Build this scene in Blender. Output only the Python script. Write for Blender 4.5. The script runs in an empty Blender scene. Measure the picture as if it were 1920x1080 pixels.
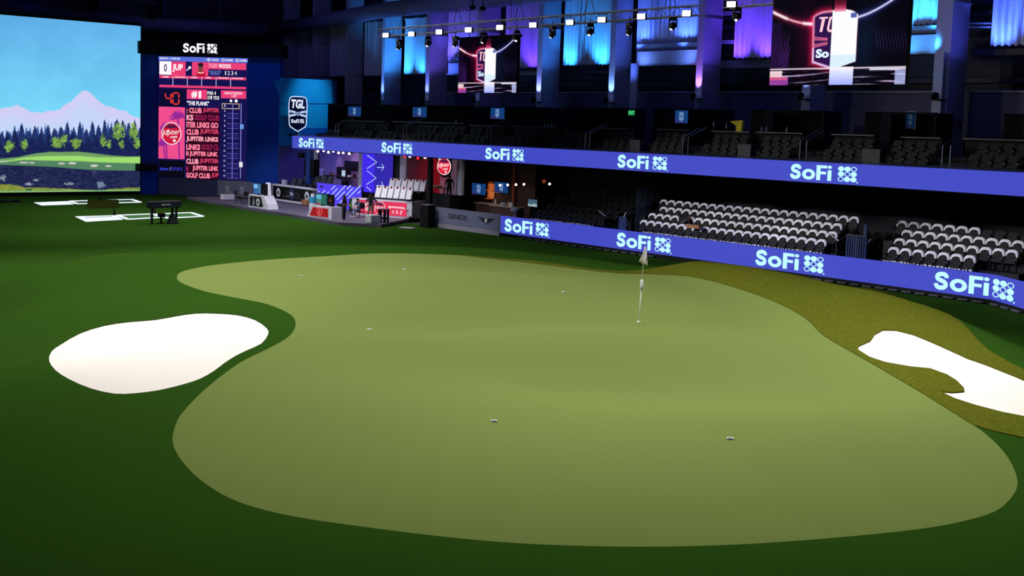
import bpy, bmesh, math, random
import numpy as np
from mathutils import Vector, Matrix
from mathutils.geometry import delaunay_2d_cdt
random.seed(7); rng = np.random.default_rng(7)
SC = bpy.context.scene; COL = SC.collection

# ---------------------------------------------------------------- camera
F, YAW, PITCH, ROLL, CY, CH = 2225.8, .709, .0902, .0314, 440., 6.3
fw = Vector((math.sin(YAW)*math.cos(PITCH), math.cos(YAW)*math.cos(PITCH), -math.sin(PITCH)))
r0 = Vector((math.cos(YAW), -math.sin(YAW), 0)); u0 = r0.cross(fw)
cr, sr = math.cos(ROLL), math.sin(ROLL)
CR = r0*cr+u0*sr; CU = u0*cr-r0*sr
CP = Vector((0, 0, CH))
cd = bpy.data.cameras.new('camera'); cam = bpy.data.objects.new('camera', cd); COL.objects.link(cam)
cam.matrix_world = Matrix(((CR.x, CU.x, -fw.x, 0), (CR.y, CU.y, -fw.y, 0), (CR.z, CU.z, -fw.z, CH), (0, 0, 0, 1)))
cd.sensor_width = 36; cd.lens = F/1920*36; cd.shift_y = -(540-CY)/1920; cd.clip_end = 400
SC.camera = cam
SC.view_settings.view_transform = 'Standard'; SC.view_settings.look = 'None'
SC.view_settings.gamma = 1; SC.view_settings.exposure = 0; SC.view_settings.use_curve_mapping = False

def ray(px, py): return CR*((px-960)/F)+CU*((CY-py)/F)+fw
def ax(px, py, X): d = ray(px, py); return CP+d*(X/d.x)          # the point of plane x=X seen there
def ay(px, py, Y): d = ray(px, py); return CP+d*(Y/d.y)
def az(px, py, Z=0.): d = ray(px, py); return CP+d*((Z-CH)/d.z)
def proj(P):
    d = Vector(P)-CP; w = d.dot(fw); return 960+F*d.dot(CR)/w, CY-F*d.dot(CU)/w
def hz(x, y, py):                                               # height at (x,y) seen at image row py
    a, b = 0., 3.
    for _ in range(12):
        fa = proj((x, y, a))[1]-py; fb = proj((x, y, b))[1]-py
        if abs(fb-fa) < 1e-9: break
        a, b = b, b-fb*(b-a)/(fb-fa)
    return b

# ---------------------------------------------------------------- world and lights
w = bpy.data.worlds.new('world'); SC.world = w; w.use_nodes = True
w.node_tree.nodes['Background'].inputs[0].default_value = (.004, .005, .02, 1)
w.node_tree.nodes['Background'].inputs[1].default_value = 1.0
def area(name, loc, target, power, size, col=(1, 1, 1), size_y=None, spread=180):
    l = bpy.data.lights.new(name, 'AREA'); l.energy = power; l.color = col; l.size = size
    if size_y: l.shape = 'RECTANGLE'; l.size_y = size_y
    l.spread = math.radians(spread)
    o = bpy.data.objects.new(name, l); COL.objects.link(o); o.location = loc
    o.rotation_euler = (Vector(target)-Vector(loc)).to_track_quat('-Z', 'Y').to_euler(); return o
def spot(name, loc, target, power, ang, col=(1, 1, 1), blend=.6, r=.15):
    l = bpy.data.lights.new(name, 'SPOT'); l.energy = power; l.color = col; l.spot_size = math.radians(ang)
    l.spot_blend = blend; l.shadow_soft_size = r
    o = bpy.data.objects.new(name, l); COL.objects.link(o); o.location = loc
    o.rotation_euler = (Vector(target)-Vector(loc)).to_track_quat('-Z', 'Y').to_euler(); return o
WARM = (1., .985, .95)
for i, (x, y, z, tx, ty, p) in enumerate([
        (13, 55, 12.5, 18, 36, 2900), (27, 55, 12.5, 26, 34, 2900), (10, 34, 15, 15, 29, 1650), (19, 42, 14, 20, 29, 1300),
        (28, 27, 15.5, 28, 24, 850), (15, 17, 15, 14, 15, 1150), (23, 14, 15, 23, 13, 960), (30, 14, 14, 27, 15, 700)]):
    area('green_flood', (x, y, z), (tx, ty, 1), p*.62, 2.5, WARM, spread=130)
for x, y in ((30, 76), (38, 66), (32, 60), (22, 62)):
    area('field_flood', (x, y, 15), (x, y, 0), 620, 2.5, WARM, spread=120)

# ---------------------------------------------------------------- materials
MATS = {}
def lin(c): return tuple(((v/255)/12.92 if v/255 <= .04045 else ((v/255+.055)/1.055)**2.4) for v in c)
def M(name, rgb, rough=.6, metal=0., spec=.5, noise=0., scale=20., bump=0., alpha=1.):
    if name in MATS: return MATS[name]
    m = bpy.data.materials.new(name); m.use_nodes = True; nt = m.node_tree; b = nt.nodes['Principled BSDF']
    c = lin(rgb)+(1,); b.inputs['Base Color'].default_value = c; b.inputs['Roughness'].default_value = rough
    b.inputs['Metallic'].default_value = metal; b.inputs['Specular IOR Level'].default_value = spec
    b.inputs['Alpha'].default_value = alpha
    n = nt.nodes.new('ShaderNodeTexNoise'); n.inputs['Scale'].default_value = scale; n.inputs['Detail'].default_value = 4
    tc = nt.nodes.new('ShaderNodeTexCoord'); nt.links.new(tc.outputs['Object'], n.inputs['Vector'])
    mx = nt.nodes.new('ShaderNodeMix'); mx.data_type = 'RGBA'; k = noise if noise else .04
    mx.inputs[6].default_value = tuple(v*(1-k) for v in c[:3])+(1,); mx.inputs[7].default_value = tuple(min(1, v*(1+k)) for v in c[:3])+(1,)
    nt.links.new(n.outputs['Fac'], mx.inputs[0]); nt.links.new(mx.outputs[2], b.inputs['Base Color'])
    if bump:
        bp = nt.nodes.new('ShaderNodeBump'); bp.inputs['Strength'].default_value = bump; bp.inputs['Distance'].default_value = .02
        nt.links.new(n.outputs['Fac'], bp.inputs['Height']); nt.links.new(bp.outputs[0], b.inputs['Normal'])
    MATS[name] = m; return m
def E(rgb, s=1., name=None):                                    # gives off light: LED, lamp, screen
    name = name or 'led_%d_%d_%d_%g' % (*rgb, s)
    if name in MATS: return MATS[name]
    m = bpy.data.materials.new(name); m.use_nodes = True; nt = m.node_tree; b = nt.nodes['Principled BSDF']
    b.inputs['Base Color'].default_value = (.01, .01, .01, 1); b.inputs['Roughness'].default_value = .6
    b.inputs['Specular IOR Level'].default_value = .1
    b.inputs['Emission Color'].default_value = lin(rgb)+(1,); b.inputs['Emission Strength'].default_value = s
    MATS[name] = m; return m
def turf_mat(name, a, b, c, scale_fine=60, bump=.35):
    m = bpy.data.materials.new(name); m.use_nodes = True; nt = m.node_tree; p = nt.nodes['Principled BSDF']
    p.inputs['Roughness'].default_value = .95; p.inputs['Specular IOR Level'].default_value = .0
    tc = nt.nodes.new('ShaderNodeTexCoord'); n1 = nt.nodes.new('ShaderNodeTexNoise'); n2 = nt.nodes.new('ShaderNodeTexNoise')
    n1.inputs['Scale'].default_value = scale_fine; n1.inputs['Detail'].default_value = 6; n1.inputs['Roughness'].default_value = .7
    n2.inputs['Scale'].default_value = .35; n2.inputs['Detail'].default_value = 3
    for n in (n1, n2): nt.links.new(tc.outputs['Object'], n.inputs['Vector'])
    r = nt.nodes.new('ShaderNodeValToRGB'); r.color_ramp.elements[0].position = .3; r.color_ramp.elements[1].position = .7
    r.color_ramp.elements[0].color = a+(1,); r.color_ramp.elements[1].color = b+(1,)
    nt.links.new(n1.outputs['Fac'], r.inputs[0])
    mx = nt.nodes.new('ShaderNodeMix'); mx.data_type = 'RGBA'; mx.inputs[7].default_value = c+(1,)
    mp = nt.nodes.new('ShaderNodeMapRange'); mp.inputs[1].default_value = .35; mp.inputs[2].default_value = .75; mp.inputs[4].default_value = .35
    nt.links.new(n2.outputs['Fac'], mp.inputs[0]); nt.links.new(mp.outputs[0], mx.inputs[0])
    nt.links.new(r.outputs[0], mx.inputs[6]); nt.links.new(mx.outputs[2], p.inputs['Base Color'])
    bp = nt.nodes.new('ShaderNodeBump'); bp.inputs['Strength'].default_value = bump; bp.inputs['Distance'].default_value = .02
    nt.links.new(n1.outputs['Fac'], bp.inputs['Height']); nt.links.new(bp.outputs[0], p.inputs['Normal'])
    MATS[name] = m; return m
TURF = turf_mat('field_turf', (.017, .050, .006), (.029, .086, .010), (.034, .076, .009), 45, .5)
PUTT = turf_mat('putting_turf', (.142, .190, .050), (.168, .222, .062), (.170, .212, .052), 120, .12)
ROUGH = turf_mat('rough_turf', (.056, .070, .006), (.130, .142, .018), (.088, .082, .007), 11, .7)
SAND = M('bunker_sand', (238, 230, 224), .95, spec=.05, noise=.05, scale=40, bump=.3)
BLACK = M('matte_black', (12, 12, 14), .7, spec=.2)
BLACKG = M('gloss_black', (10, 10, 12), .3)
DGREY = M('dark_grey', (45, 45, 52), .6)
STEEL = M('painted_steel', (150, 150, 165), .55, noise=.08)
DSTEEL = M('dark_steel', (60, 60, 80), .6, noise=.1)
CHROME = M('chrome_rail', (210, 210, 215), .25, metal=1.)
WHITE = M('white_paint', (235, 235, 240), .5)
GREYW = M('grey_board', (150, 150, 160), .6)
SEATM = M('seat_plastic', (11, 11, 13), .6, spec=.25)
SEATM2 = M('seat_plastic_upper', (15, 17, 21), .6, spec=.2)
CLOTH = M('white_cloth', (245, 243, 248), .9)

# ---------------------------------------------------------------- mesh builder
ROOT = {}
class MB:
    def __init__(s): s.v = []; s.f = []; s.m = []; s.ms = []
    def mi(s, m):
        if m not in s.ms: s.ms.append(m)
        return s.ms.index(m)
    def add(s, vs, fs, m):
        o = len(s.v); s.v += [tuple(v) for v in vs]; k = s.mi(m)
        for f in fs: s.f.append(tuple(i+o for i in f)); s.m.append(k)
        return s
    def hexa(s, p, m):   # p: 4 bottom + 4 top
        return s.add(p, [(3, 2, 1, 0), (4, 5, 6, 7), (0, 1, 5, 4), (1, 2, 6, 5), (2, 3, 7, 6), (3, 0, 4, 7)], m)
    def box(s, a, b, m):
        x0, y0, z0 = (min(a[i], b[i]) for i in range(3)); x1, y1, z1 = (max(a[i], b[i]) for i in range(3))
        return s.hexa([(x0, y0, z0), (x1, y0, z0), (x1, y1, z0), (x0, y1, z0), (x0, y0, z1), (x1, y0, z1), (x1, y1, z1), (x0, y1, z1)], m)
    def wall(s, P, Q, t, z0, z1, m):  # upright slab whose face runs P->Q, thickness t to the left of P->Q
        P = Vector((P[0], P[1], 0)); Q = Vector((Q[0], Q[1], 0)); d = (Q-P).normalized(); n = Vector((-d.y, d.x, 0))*t
        c = [P, Q, Q+n, P+n]
        if t < 0: c = [P+n, Q+n, Q, P]
        return s.hexa([(q.x, q.y, z0) for q in c]+[(q.x, q.y, z1) for q in c], m)
    def bar(s, a, b, w, h, m, up=(0, 0, 1)):
        a = Vector(a); b = Vector(b); d = (b-a).normalized(); u = Vector(up)
        if abs(d.dot(u)) > .95: u = Vector((1, 0, 0))
        r = d.cross(u).normalized()*w/2; u = r.cross(d).normalized()*h/2
        return s.hexa([a-r-u, a+r-u, a+r+u, a-r+u, b-r-u, b+r-u, b+r+u, b-r+u], m)
    def tube(s, path, r, m, n=8, cap=True):
        path = [Vector(p) for p in path]; rs = r if isinstance(r, (list, tuple)) else [r]*len(path); vs = []; fs = []
        ref = None
        for i, p in enumerate(path):
            d = (path[min(i+1, len(path)-1)]-path[max(i-1, 0)]).normalized()
            if ref is None: ref = Vector((0, 0, 1)) if abs(d.z) < .9 else Vector((1, 0, 0))
            a = d.cross(ref)
            if a.length < 1e-3: a = d.cross(Vector((0, 1, 0)))
            a.normalize(); b = d.cross(a).normalized()
            for k in range(n):
                t = 2*math.pi*k/n; vs.append(p+a*math.cos(t)*rs[i]+b*math.sin(t)*rs[i])
        for i in range(len(path)-1):
            for k in range(n):
                q = (k+1) % n; fs.append((i*n+k, i*n+q, (i+1)*n+q, (i+1)*n+k))
        if cap: fs.append(tuple(range(n-1, -1, -1))); fs.append(tuple((len(path)-1)*n+k for k in range(n)))
        return s.add(vs, fs, m)
    def lathe(s, c, prof, m, n=16, axis=(0, 0, 1)):   # prof: (radius, height)
        A = Vector(axis).normalized(); a = A.cross(Vector((0, 0, 1)) if abs(A.z) < .9 else Vector((1, 0, 0))).normalized(); b = A.cross(a)
        vs = []; fs = []; c = Vector(c)
        for r, h in prof:
            for k in range(n): t = 2*math.pi*k/n; vs.append(c+A*h+(a*math.cos(t)+b*math.sin(t))*max(r, 1e-4))
        for i in range(len(prof)-1):
            for k in range(n): q = (k+1) % n; fs.append((i*n+k, i*n+q, (i+1)*n+q, (i+1)*n+k))
        fs.append(tuple(range(n-1, -1, -1))); fs.append(tuple((len(prof)-1)*n+k for k in range(n)))
        return s.add(vs, fs, m)
    def ball(s, c, r, m, n=12, k=8):
        r = r if isinstance(r, (list, tuple)) else (r, r, r); vs = []; fs = []
        for i in range(k+1):
            p = math.pi*i/k
            for j in range(n):
                t = 2*math.pi*j/n; vs.append((c[0]+r[0]*math.sin(p)*math.cos(t), c[1]+r[1]*math.sin(p)*math.sin(t), c[2]-r[2]*math.cos(p)))
        for i in range(k):
            for j in range(n): q = (j+1) % n; fs.append((i*n+j, i*n+q, (i+1)*n+q, (i+1)*n+j))
        return s.add(vs, fs, m)
    def build(s, name, parent=None, smooth=False, kind=None, bevel=0):
        me = bpy.data.meshes.new(name); vs = s.v
        if parent is not None and parent.name in ROOT:
            inv = ROOT[parent.name].inverted(); vs = [tuple(inv @ Vector(v)) for v in vs]
        me.from_pydata(vs, [], s.f)
        for m in s.ms: me.materials.append(m)
        me.polygons.foreach_set('material_index', s.m)
        if smooth: me.polygons.foreach_set('use_smooth', [True]*len(s.f))
        me.update(); o = bpy.data.objects.new(name, me); COL.objects.link(o)
        if parent is not None:
            o.parent = parent
            if parent.name in ROOT: ROOT[o.name] = ROOT[parent.name]
        if kind: o['kind'] = kind
        if bevel:
            b = o.modifiers.new('bevel', 'BEVEL'); b.width = bevel; b.segments = 2; b.limit_method = 'ANGLE'
        return o
def tag(o, label, cat, group=None):
    o['label'] = label; o['category'] = cat
    if group: o['group'] = group
    return o
def thing(name, label, cat, loc=(0, 0, 0), rz=0., group=None):
    o = bpy.data.objects.new(name, None); COL.objects.link(o); o.location = loc; o.rotation_euler = (0, 0, rz); o.empty_display_size = .2
    ROOT[o.name] = Matrix.Translation(Vector(loc)) @ Matrix.Rotation(rz, 4, 'Z')
    return tag(o, label, cat, group)
def kids(o): return [c for c in bpy.data.objects if c.parent == o]
KIDS = {}
def dup(root, loc, rz, label, group=None):
    if root.name not in KIDS: KIDS[root.name] = [(c, kids(c)) for c in kids(root)]
    r = root.copy(); COL.objects.link(r); r.location = loc; r.rotation_euler = (0, 0, rz); r['label'] = label
    if group: r['group'] = group
    for c, g in KIDS[root.name]:
        d = c.copy(); COL.objects.link(d); d.parent = r
        for e in g: k = e.copy(); COL.objects.link(k); k.parent = d
    return r

# ---------------------------------------------------------------- lettering and flat artwork on a face
TXT = {}
def textmesh(s, bold=0., italic=0.):
    k = (s, bold, italic)
    if k in TXT: return TXT[k]
    cu = bpy.data.curves.new('t', 'FONT'); cu.body = s; cu.offset = bold; cu.shear = italic; cu.resolution_u = 3; cu.fill_mode = 'FRONT'
    ob = bpy.data.objects.new('t', cu); COL.objects.link(ob); bpy.context.view_layer.update()
    me = bpy.data.meshes.new_from_object(ob.evaluated_get(bpy.context.evaluated_depsgraph_get()))
    v = np.array([x.co[:2] for x in me.vertices]) if len(me.vertices) else np.zeros((0, 2)); f = [tuple(p.vertices) for p in me.polygons]
    bpy.data.objects.remove(ob); bpy.data.curves.remove(cu); bpy.data.meshes.remove(me)
    if len(v): v -= v.min(0); v /= np.maximum(v.max(0), 1e-6)
    TXT[k] = (v, f); return TXT[k]
class Face(MB):
    def __init__(s, O, R, U, eps=.008):
        super().__init__(); s.O = Vector(O); s.R = Vector(R).normalized(); s.U = Vector(U).normalized(); s.N = s.R.cross(s.U); s.eps = eps
    def P(s, u, v, l=0): return s.O+s.R*u+s.U*v+s.N*(l*s.eps)
    def poly(s, pts, m, l=1): return s.add([s.P(u, v, l) for u, v in pts], [tuple(range(len(pts)))], m)
    def rect(s, u0, v0, u1, v1, m, l=1): return s.poly([(u0, v0), (u1, v0), (u1, v1), (u0, v1)], m, l)
    def disc(s, u, v, r, m, l=1, ry=None, n=20):
        ry = ry or r; return s.poly([(u+r*math.cos(2*math.pi*k/n), v+ry*math.sin(2*math.pi*k/n)) for k in range(n)], m, l)
    def ring(s, u, v, r, r2, m, l=1, ry=None, n=24):
        ry = ry or r; q = r2/r; vs = []; fs = []
        for k in range(n):
            t = 2*math.pi*k/n; vs += [s.P(u+r*math.cos(t), v+ry*math.sin(t), l), s.P(u+r*q*math.cos(t), v+ry*q*math.sin(t), l)]
        for k in range(n): j = (k+1) % n; fs.append((2*k, 2*j, 2*j+1, 2*k+1))
        return s.add(vs, fs, m)
    def stroke(s, pts, w, m, l=1, closed=False):
        n = len(pts); pts = [Vector(p) for p in pts]; vs = []; fs = []; ws = w if isinstance(w, (list, tuple)) else [w]*n
        for i in range(n):
            a = pts[i-1] if (i or closed) else pts[i]; b = pts[(i+1) % n] if (i < n-1 or closed) else pts[i]
            d1 = (pts[i]-a); d2 = (b-pts[i]); d1 = d1.normalized() if d1.length > 1e-9 else d2.normalized(); d2 = d2.normalized() if d2.length > 1e-9 else d1
            t = d1+d2; t = t.normalized() if t.length > 1e-6 else d1
            nn = Vector((-t.y, t.x)); k = ws[i]/2/max(.5, nn.dot(Vector((-d1.y, d1.x))))
            vs += [s.P(*(pts[i]+nn*k), l), s.P(*(pts[i]-nn*k), l)]
        for i in range(n if closed else n-1): j = (i+1) % n; fs.append((2*i+1, 2*j+1, 2*j, 2*i))
        return s.add(vs, fs, m)
    def text(s, t, u0, v0, u1, v1, m, l=2, bold=.02, italic=0., rot=0.):
        v, f = textmesh(t, bold, italic); c, q = math.cos(rot), math.sin(rot); vs = []
        for a, b in v:
            x = a*(u1-u0); y = b*(v1-v0); vs.append(s.P(u0+x*c-y*q, v0+x*q+y*c, l))
        return s.add(vs, f, m)
def smooth_path(pts, n=6, closed=False):
    out = []; N = len(pts); R_ = range(N if closed else N-1)
    for i in R_:
        p0 = pts[(i-1) % N] if closed else pts[max(i-1, 0)]; p1 = pts[i]; p2 = pts[(i+1) % N]; p3 = pts[(i+2) % N] if closed else pts[min(i+2, N-1)]
        for k in range(n):
            t = k/n; out.append(tuple(.5*((2*b)+(-a+c)*t+(2*a-5*b+4*c-d)*t*t+(-a+3*b-3*c+d)*t**3) for a, b, c, d in zip(p0, p1, p2, p3)))
    if not closed: out.append(tuple(pts[-1]))
    return out
S_PATH = smooth_path([(.90, .71), (.86, .84), (.70, .925), (.50, .93), (.27, .88), (.16, .74), (.24, .60), (.50, .52), (.76, .43), (.86, .28), (.76, .13), (.52, .07), (.28, .08), (.13, .18), (.09, .31)], 4)
def wordmark(fc, u0, v0, u1, v1, m, l=2):      # SoFi
    W = u1-u0; H = v1-v0; c = lambda x: u0+x*W; d = lambda y: v0+y*H
    t = .17*H
    # S: variable-axis stroke (first quarter of the width)
    sw = .285*W
    fc.stroke([(u0+(.5+(x-.5)*.84)*sw, d(.5+(y-.5)*.9)) for x, y in S_PATH], [.5*(.31*sw+.2*H)]*len(S_PATH), m, l)
    fc.ring(c(.455), d(.36), .155*W, .155*W*.44, m, l, ry=.36*H)
    fc.rect(c(.638), d(0), c(.733), d(1), m, l); fc.rect(c(.733), d(.81), c(.885), d(1), m, l+.3); fc.rect(c(.733), d(.41), c(.865), d(.59), m, l+.3)
    fc.rect(c(.9), d(0), c(.99), d(.70), m, l); fc.disc(c(.945), d(.9), .048*W, m, l, ry=.105*H)
def dotgrid(fc, u0, v0, u1, v1, m, l=2):
    W = (u1-u0)/3; H = (v1-v0)/3
    for r in range(3):
        for c in range(3):
            x = u0+W*(c+.5); y = v1-H*(r+.5)
            if (r, c) in ((0, 2), (1, 1), (2, 0)): fc.ring(x, y, W*.47, W*.33, m, l, ry=H*.47)
            else: fc.disc(x, y, W*.49, m, l, ry=H*.49)
    fc.disc(u1+W*.1, v0-H*.02, W*.13, m, l, ry=H*.13)
def shield(u0, v0, w, h):
    P = [(.0, .80), (.03, .92), (.12, .985), (.3, 1.), (.7, 1.), (.88, .985), (.97, .92), (1., .80), (1., .62), (.985, .45), (.97, .2), (.9, .13), (.5, -.0), (.1, .13), (.03, .2), (.015, .45), (.0, .62)]
    return [(u0+x*w, v0+y*h) for x, y in P]
def tgl_badge(fc, u0, v0, w, h, line, fill, txt, l=2, lw=.035):
    if fill: fc.poly(shield(u0, v0, w, h), fill, l)
    fc.stroke(shield(u0, v0, w, h), lw*w, line, l+1, closed=True)
    c = lambda x: u0+x*w; d = lambda y: v0+y*h
    for y0, y1 in ((.60, .56), (.56, .535), (.42, .47), (.46, .495)):
        fc.stroke([(c(.03), d(y0)), (c(.38), d(y1))], lw*w*.8, line, l+1); fc.stroke([(c(.97), d(y0)), (c(.62), d(y1))], lw*w*.8, line, l+1)
    fc.ring(c(.5), d(.51), .09*w, .05*w, line, l+1, ry=.09*w)
    fc.text('TGL', c(.13), d(.66), c(.87), d(.92), txt, l+1, bold=.045, italic=.15)
    wordmark(fc, c(.13), d(.24), c(.58), d(.35), txt, l+1); dotgrid(fc, c(.63), d(.24), c(.84), d(.36), txt, l+1)
def picture(name, O, R, U, w, h, nx, ny, fn, parent=None, off=0.):
    """a lit picture on a display: one small face colour per LED cell"""
    O, R, U = Vector(O), Vector(R).normalized(), Vector(U).normalized(); N = R.cross(U)
    us = np.linspace(0, 1, nx+1); vs = np.linspace(0, 1, ny+1); gu, gv = np.meshgrid(us, vs)
    o = O+N*off
    V = (np.array(o)[None]+gu.reshape(-1, 1)*w*np.array(R)[None]+gv.reshape(-1, 1)*h*np.array(U)[None])
    if parent is not None and parent.name in ROOT:
        inv = np.array(ROOT[parent.name].inverted()); V = V@inv[:3, :3].T+inv[:3, 3]
    a = (np.arange(ny)[:, None]*(nx+1)+np.arange(nx)[None]).reshape(-1)
    Q = np.stack([a, a+1, a+nx+2, a+nx+1], 1)
    me = bpy.data.meshes.new(name); me.from_pydata(V.tolist(), [], Q.tolist())
    C = np.clip(fn(gu, gv).reshape(-1, 3), 0, 1); C = np.where(C <= .04045, C/12.92, ((C+.055)/1.055)**2.4)
    at = me.color_attributes.new('led', 'FLOAT_COLOR', 'POINT'); at.data.foreach_set('color', np.concatenate([C, np.ones((len(C), 1))], 1).astype(np.float32).ravel())
    if 'led_picture' not in MATS:
        m = bpy.data.materials.new('led_picture'); m.use_nodes = True; b = m.node_tree.nodes['Principled BSDF']
        b.inputs['Base Color'].default_value = (.002, .002, .002, 1); b.inputs['Roughness'].default_value = .7; b.inputs['Specular IOR Level'].default_value = .0
        n = m.node_tree.nodes.new('ShaderNodeVertexColor'); n.layer_name = 'led'
        m.node_tree.links.new(n.outputs[0], b.inputs['Emission Color']); b.inputs['Emission Strength'].default_value = 1
        MATS['led_picture'] = m
    me.materials.append(MATS['led_picture']); ob = bpy.data.objects.new(name, me); COL.objects.link(ob)
    if parent is not None: ob.parent = parent
    return ob
def vnoise(x, y, seed=0):
    xi = np.floor(x).astype(int); yi = np.floor(y).astype(int); fx = x-xi; fy = y-yi; fx = fx*fx*(3-2*fx); fy = fy*fy*(3-2*fy)
    h = lambda a, b: ((np.sin(a*127.1+b*311.7+seed*74.7)*43758.5453) % 1)
    return (h(xi, yi)*(1-fx)+h(xi+1, yi)*fx)*(1-fy)+(h(xi, yi+1)*(1-fx)+h(xi+1, yi+1)*fx)*fy
def fbm(x, y, seed=0): return sum(vnoise(x*2**k, y*2**k, seed+k)/2**(k+1) for k in range(4))
def mixc(c, m, col): return c*(1-m[..., None])+np.array(col)[None, None]/255*m[..., None]

# ---------------------------------------------------------------- the field: one height map, cut along the outlines
GREEN_PX = [(750, 475), (850, 478), (900, 483), (1000, 494), (1080, 504), (1130, 510), (1180, 513), (1240, 515), (1300, 520), (1370, 537), (1450, 565), (1510, 597), (1545, 630), (1610, 668), (1700, 720), (1800, 782), (1850, 815), (1890, 858), (1908, 905), (1890, 940), (1850, 965), (1750, 988), (1600, 1005), (1400, 1020), (1200, 1025), (1000, 1020), (850, 1008), (700, 990), (550, 968), (450, 942), (390, 910), (350, 875), (325, 835), (328, 800), (345, 770), (390, 725), (450, 680), (500, 655), (540, 632), (554, 610), (545, 590), (500, 570), (430, 556), (380, 545), (340, 530), (332, 519), (345, 508), (400, 497), (500, 487), (600, 481), (680, 476)]
def polydist(X, Y, P, closed=True):
    d = np.full(X.shape, 1e9); inside = np.zeros(X.shape, bool); n = len(P)
    for i in range(n if closed else n-1):
        ax_, ay_ = P[i]; bx, by = P[(i+1) % n]; dx, dy = bx-ax_, by-ay_
        t = np.clip(((X-ax_)*dx+(Y-ay_)*dy)/(dx*dx+dy*dy+1e-12), 0, 1)
        d = np.minimum(d, np.hypot(X-ax_-t*dx, Y-ay_-t*dy))
        if closed: inside ^= ((ay_ > Y) != (by > Y)) & (X < (bx-ax_)*(Y-ay_)/(by-ay_+1e-12)+ax_)
    return np.where(inside, -d, d)
G0 = [tuple(az(x, y, 1.0))[:2] for x, y in smooth_path(GREEN_PX, 3, True)]
gx0, gy0, gs = -14., -6., .4; NX, NY = 150, 262
GX, GY = np.meshgrid(gx0+gs*np.arange(NX), gy0+gs*np.arange(NY))
sd = polydist(GX, GY, G0)
sm = lambda t: np.clip(t, 0, 1)**2*(3-2*np.clip(t, 0, 1))
fb = sm((GY-30)/6)*sm((GY-10-GX*.2)/8); d0_ = 3.2*fb+.5*(1-fb); dw_ = 4.2*fb+9.*(1-fb)
HM = 1.0*(1-sm((np.maximum(sd, 0)-d0_)/dw_))
RIDGE = [(1235, 500, 1.15, .12), (1300, 488, 1.5, .48), (1380, 490, 1.8, .62), (1460, 499, 1.9, .66), (1540, 517, 1.85, .66), (1620, 541, 1.75, .8), (1690, 575, 1.6, .9), (1770, 612, 1.5, .8), (1850, 655, 1.45, .7), (1950, 705, 1.4, .6)]
RW = [(*tuple(az(x, y, z))[:2], a) for x, y, z, a in RIDGE]
best = np.full(GX.shape, 1e9); amp = np.zeros(GX.shape)
for (xa, ya, aa), (xb, yb, ab) in zip(RW[:-1], RW[1:]):
    dx, dy = xb-xa, yb-ya; t = np.clip(((GX-xa)*dx+(GY-ya)*dy)/(dx*dx+dy*dy), 0, 1); d = np.hypot(GX-xa-t*dx, GY-ya-t*dy)
    mk = d < best; best = np.where(mk, d, best); amp = np.where(mk, aa+(ab-aa)*t, amp)
HM += amp*np.exp(-best**2/(2*2.1**2))*np.where(sd > 0, 1, np.exp(-(sd/1.2)**2))
def bump(px, py, rx, ry, a, rot=0., z=1.):
    global HM
    c = az(px, py, z); x = GX-c.x; y = GY-c.y; p = x*math.cos(rot)+y*math.sin(rot); q = -x*math.sin(rot)+y*math.cos(rot)
    HM += a*np.exp(-(p/rx)**2-(q/ry)**2)
# long low folds of the putting surface; rot is the direction of the fold in the ground plane
DV = math.atan2(math.cos(YAW), math.sin(YAW)); DA = DV-math.pi/2      # along the view / across it
bump(880, 536, 5.5, 2.4, .34, DA+.16); bump(850, 600, 3.4, 2.2, -.34, DA)
bump(1230, 718, 4.4, 2.0, -.32, DA-.08); bump(1190, 650, 4.6, 2.3, .42, DA-.06)
bump(620, 500, 5, 3.5, .16, DA); bump(1500, 800, 3.5, 2.5, .10, DA); bump(700, 760, 3, 2.5, .12, DA)
bump(240, 515, 8, 2.2, .32, DA+.1, .6); bump(120, 575, 5, 2, -.22, DA, .5)
B1_PX = [(92, 676), (96, 658), (115, 644), (150, 624), (195, 610), (240, 603), (290, 599), (330, 592), (365, 587), (405, 587), (445, 590), (478, 599), (500, 614), (503, 626), (490, 644), (462, 657), (440, 668), (420, 681), (400, 696), (375, 710), (345, 720), (300, 731), (255, 737), (215, 738), (170, 728), (130, 711), (104, 694)]
B2_PX = [(1608, 656), (1610, 650), (1632, 640), (1640, 628), (1655, 619.5), (1680, 620), (1712, 628), (1760, 648), (1815, 673), (1850, 685), (1885, 699), (1921, 714), (2000, 745), (2060, 790), (2000, 800), (1921, 782), (1880, 774), (1830, 761), (1790, 748), (1763, 735), (1785, 737), (1808, 735), (1807, 728), (1793, 714), (1775, 703), (1745, 692), (1705, 688), (1660, 680), (1630, 670)]
def Hs(x, y):
    i = (x-gx0)/gs; j = (y-gy0)/gs; i = min(max(i, 0), NX-1.001); j = min(max(j, 0), NY-1.001); a = int(i); b = int(j); i -= a; j -= b
    return float((HM[b, a]*(1-i)+HM[b, a+1]*i)*(1-j)+(HM[b+1, a]*(1-i)+HM[b+1, a+1]*i)*j)
def hit(px, py):
    d = ray(px, py); t = 6.; prev = t
    while t < 130:
        p = CP+d*t
        if p.z < Hs(p.x, p.y): break
        prev = t; t += .15
    a, b = prev, t
    for _ in range(14):
        m = (a+b)/2; p = CP+d*m
        if p.z < Hs(p.x, p.y): b = m
        else: a = m
    return CP+d*b
HM[:] = (HM+np.roll(HM, 1, 0)+np.roll(HM, -1, 0)+np.roll(HM, 1, 1)+np.roll(HM, -1, 1))/5
HM *= np.clip((43.9-GX)/1.5, 0, 1)
def outline(px, n=3): return [tuple(hit(x, y))[:2] for x, y in smooth_path(px, n, True)]
GW = outline(GREEN_PX, 4); B1 = outline(B1_PX, 2); B2 = [tuple(hit(x, y))[:2] for x, y in B2_PX]
crest_back = []
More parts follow.
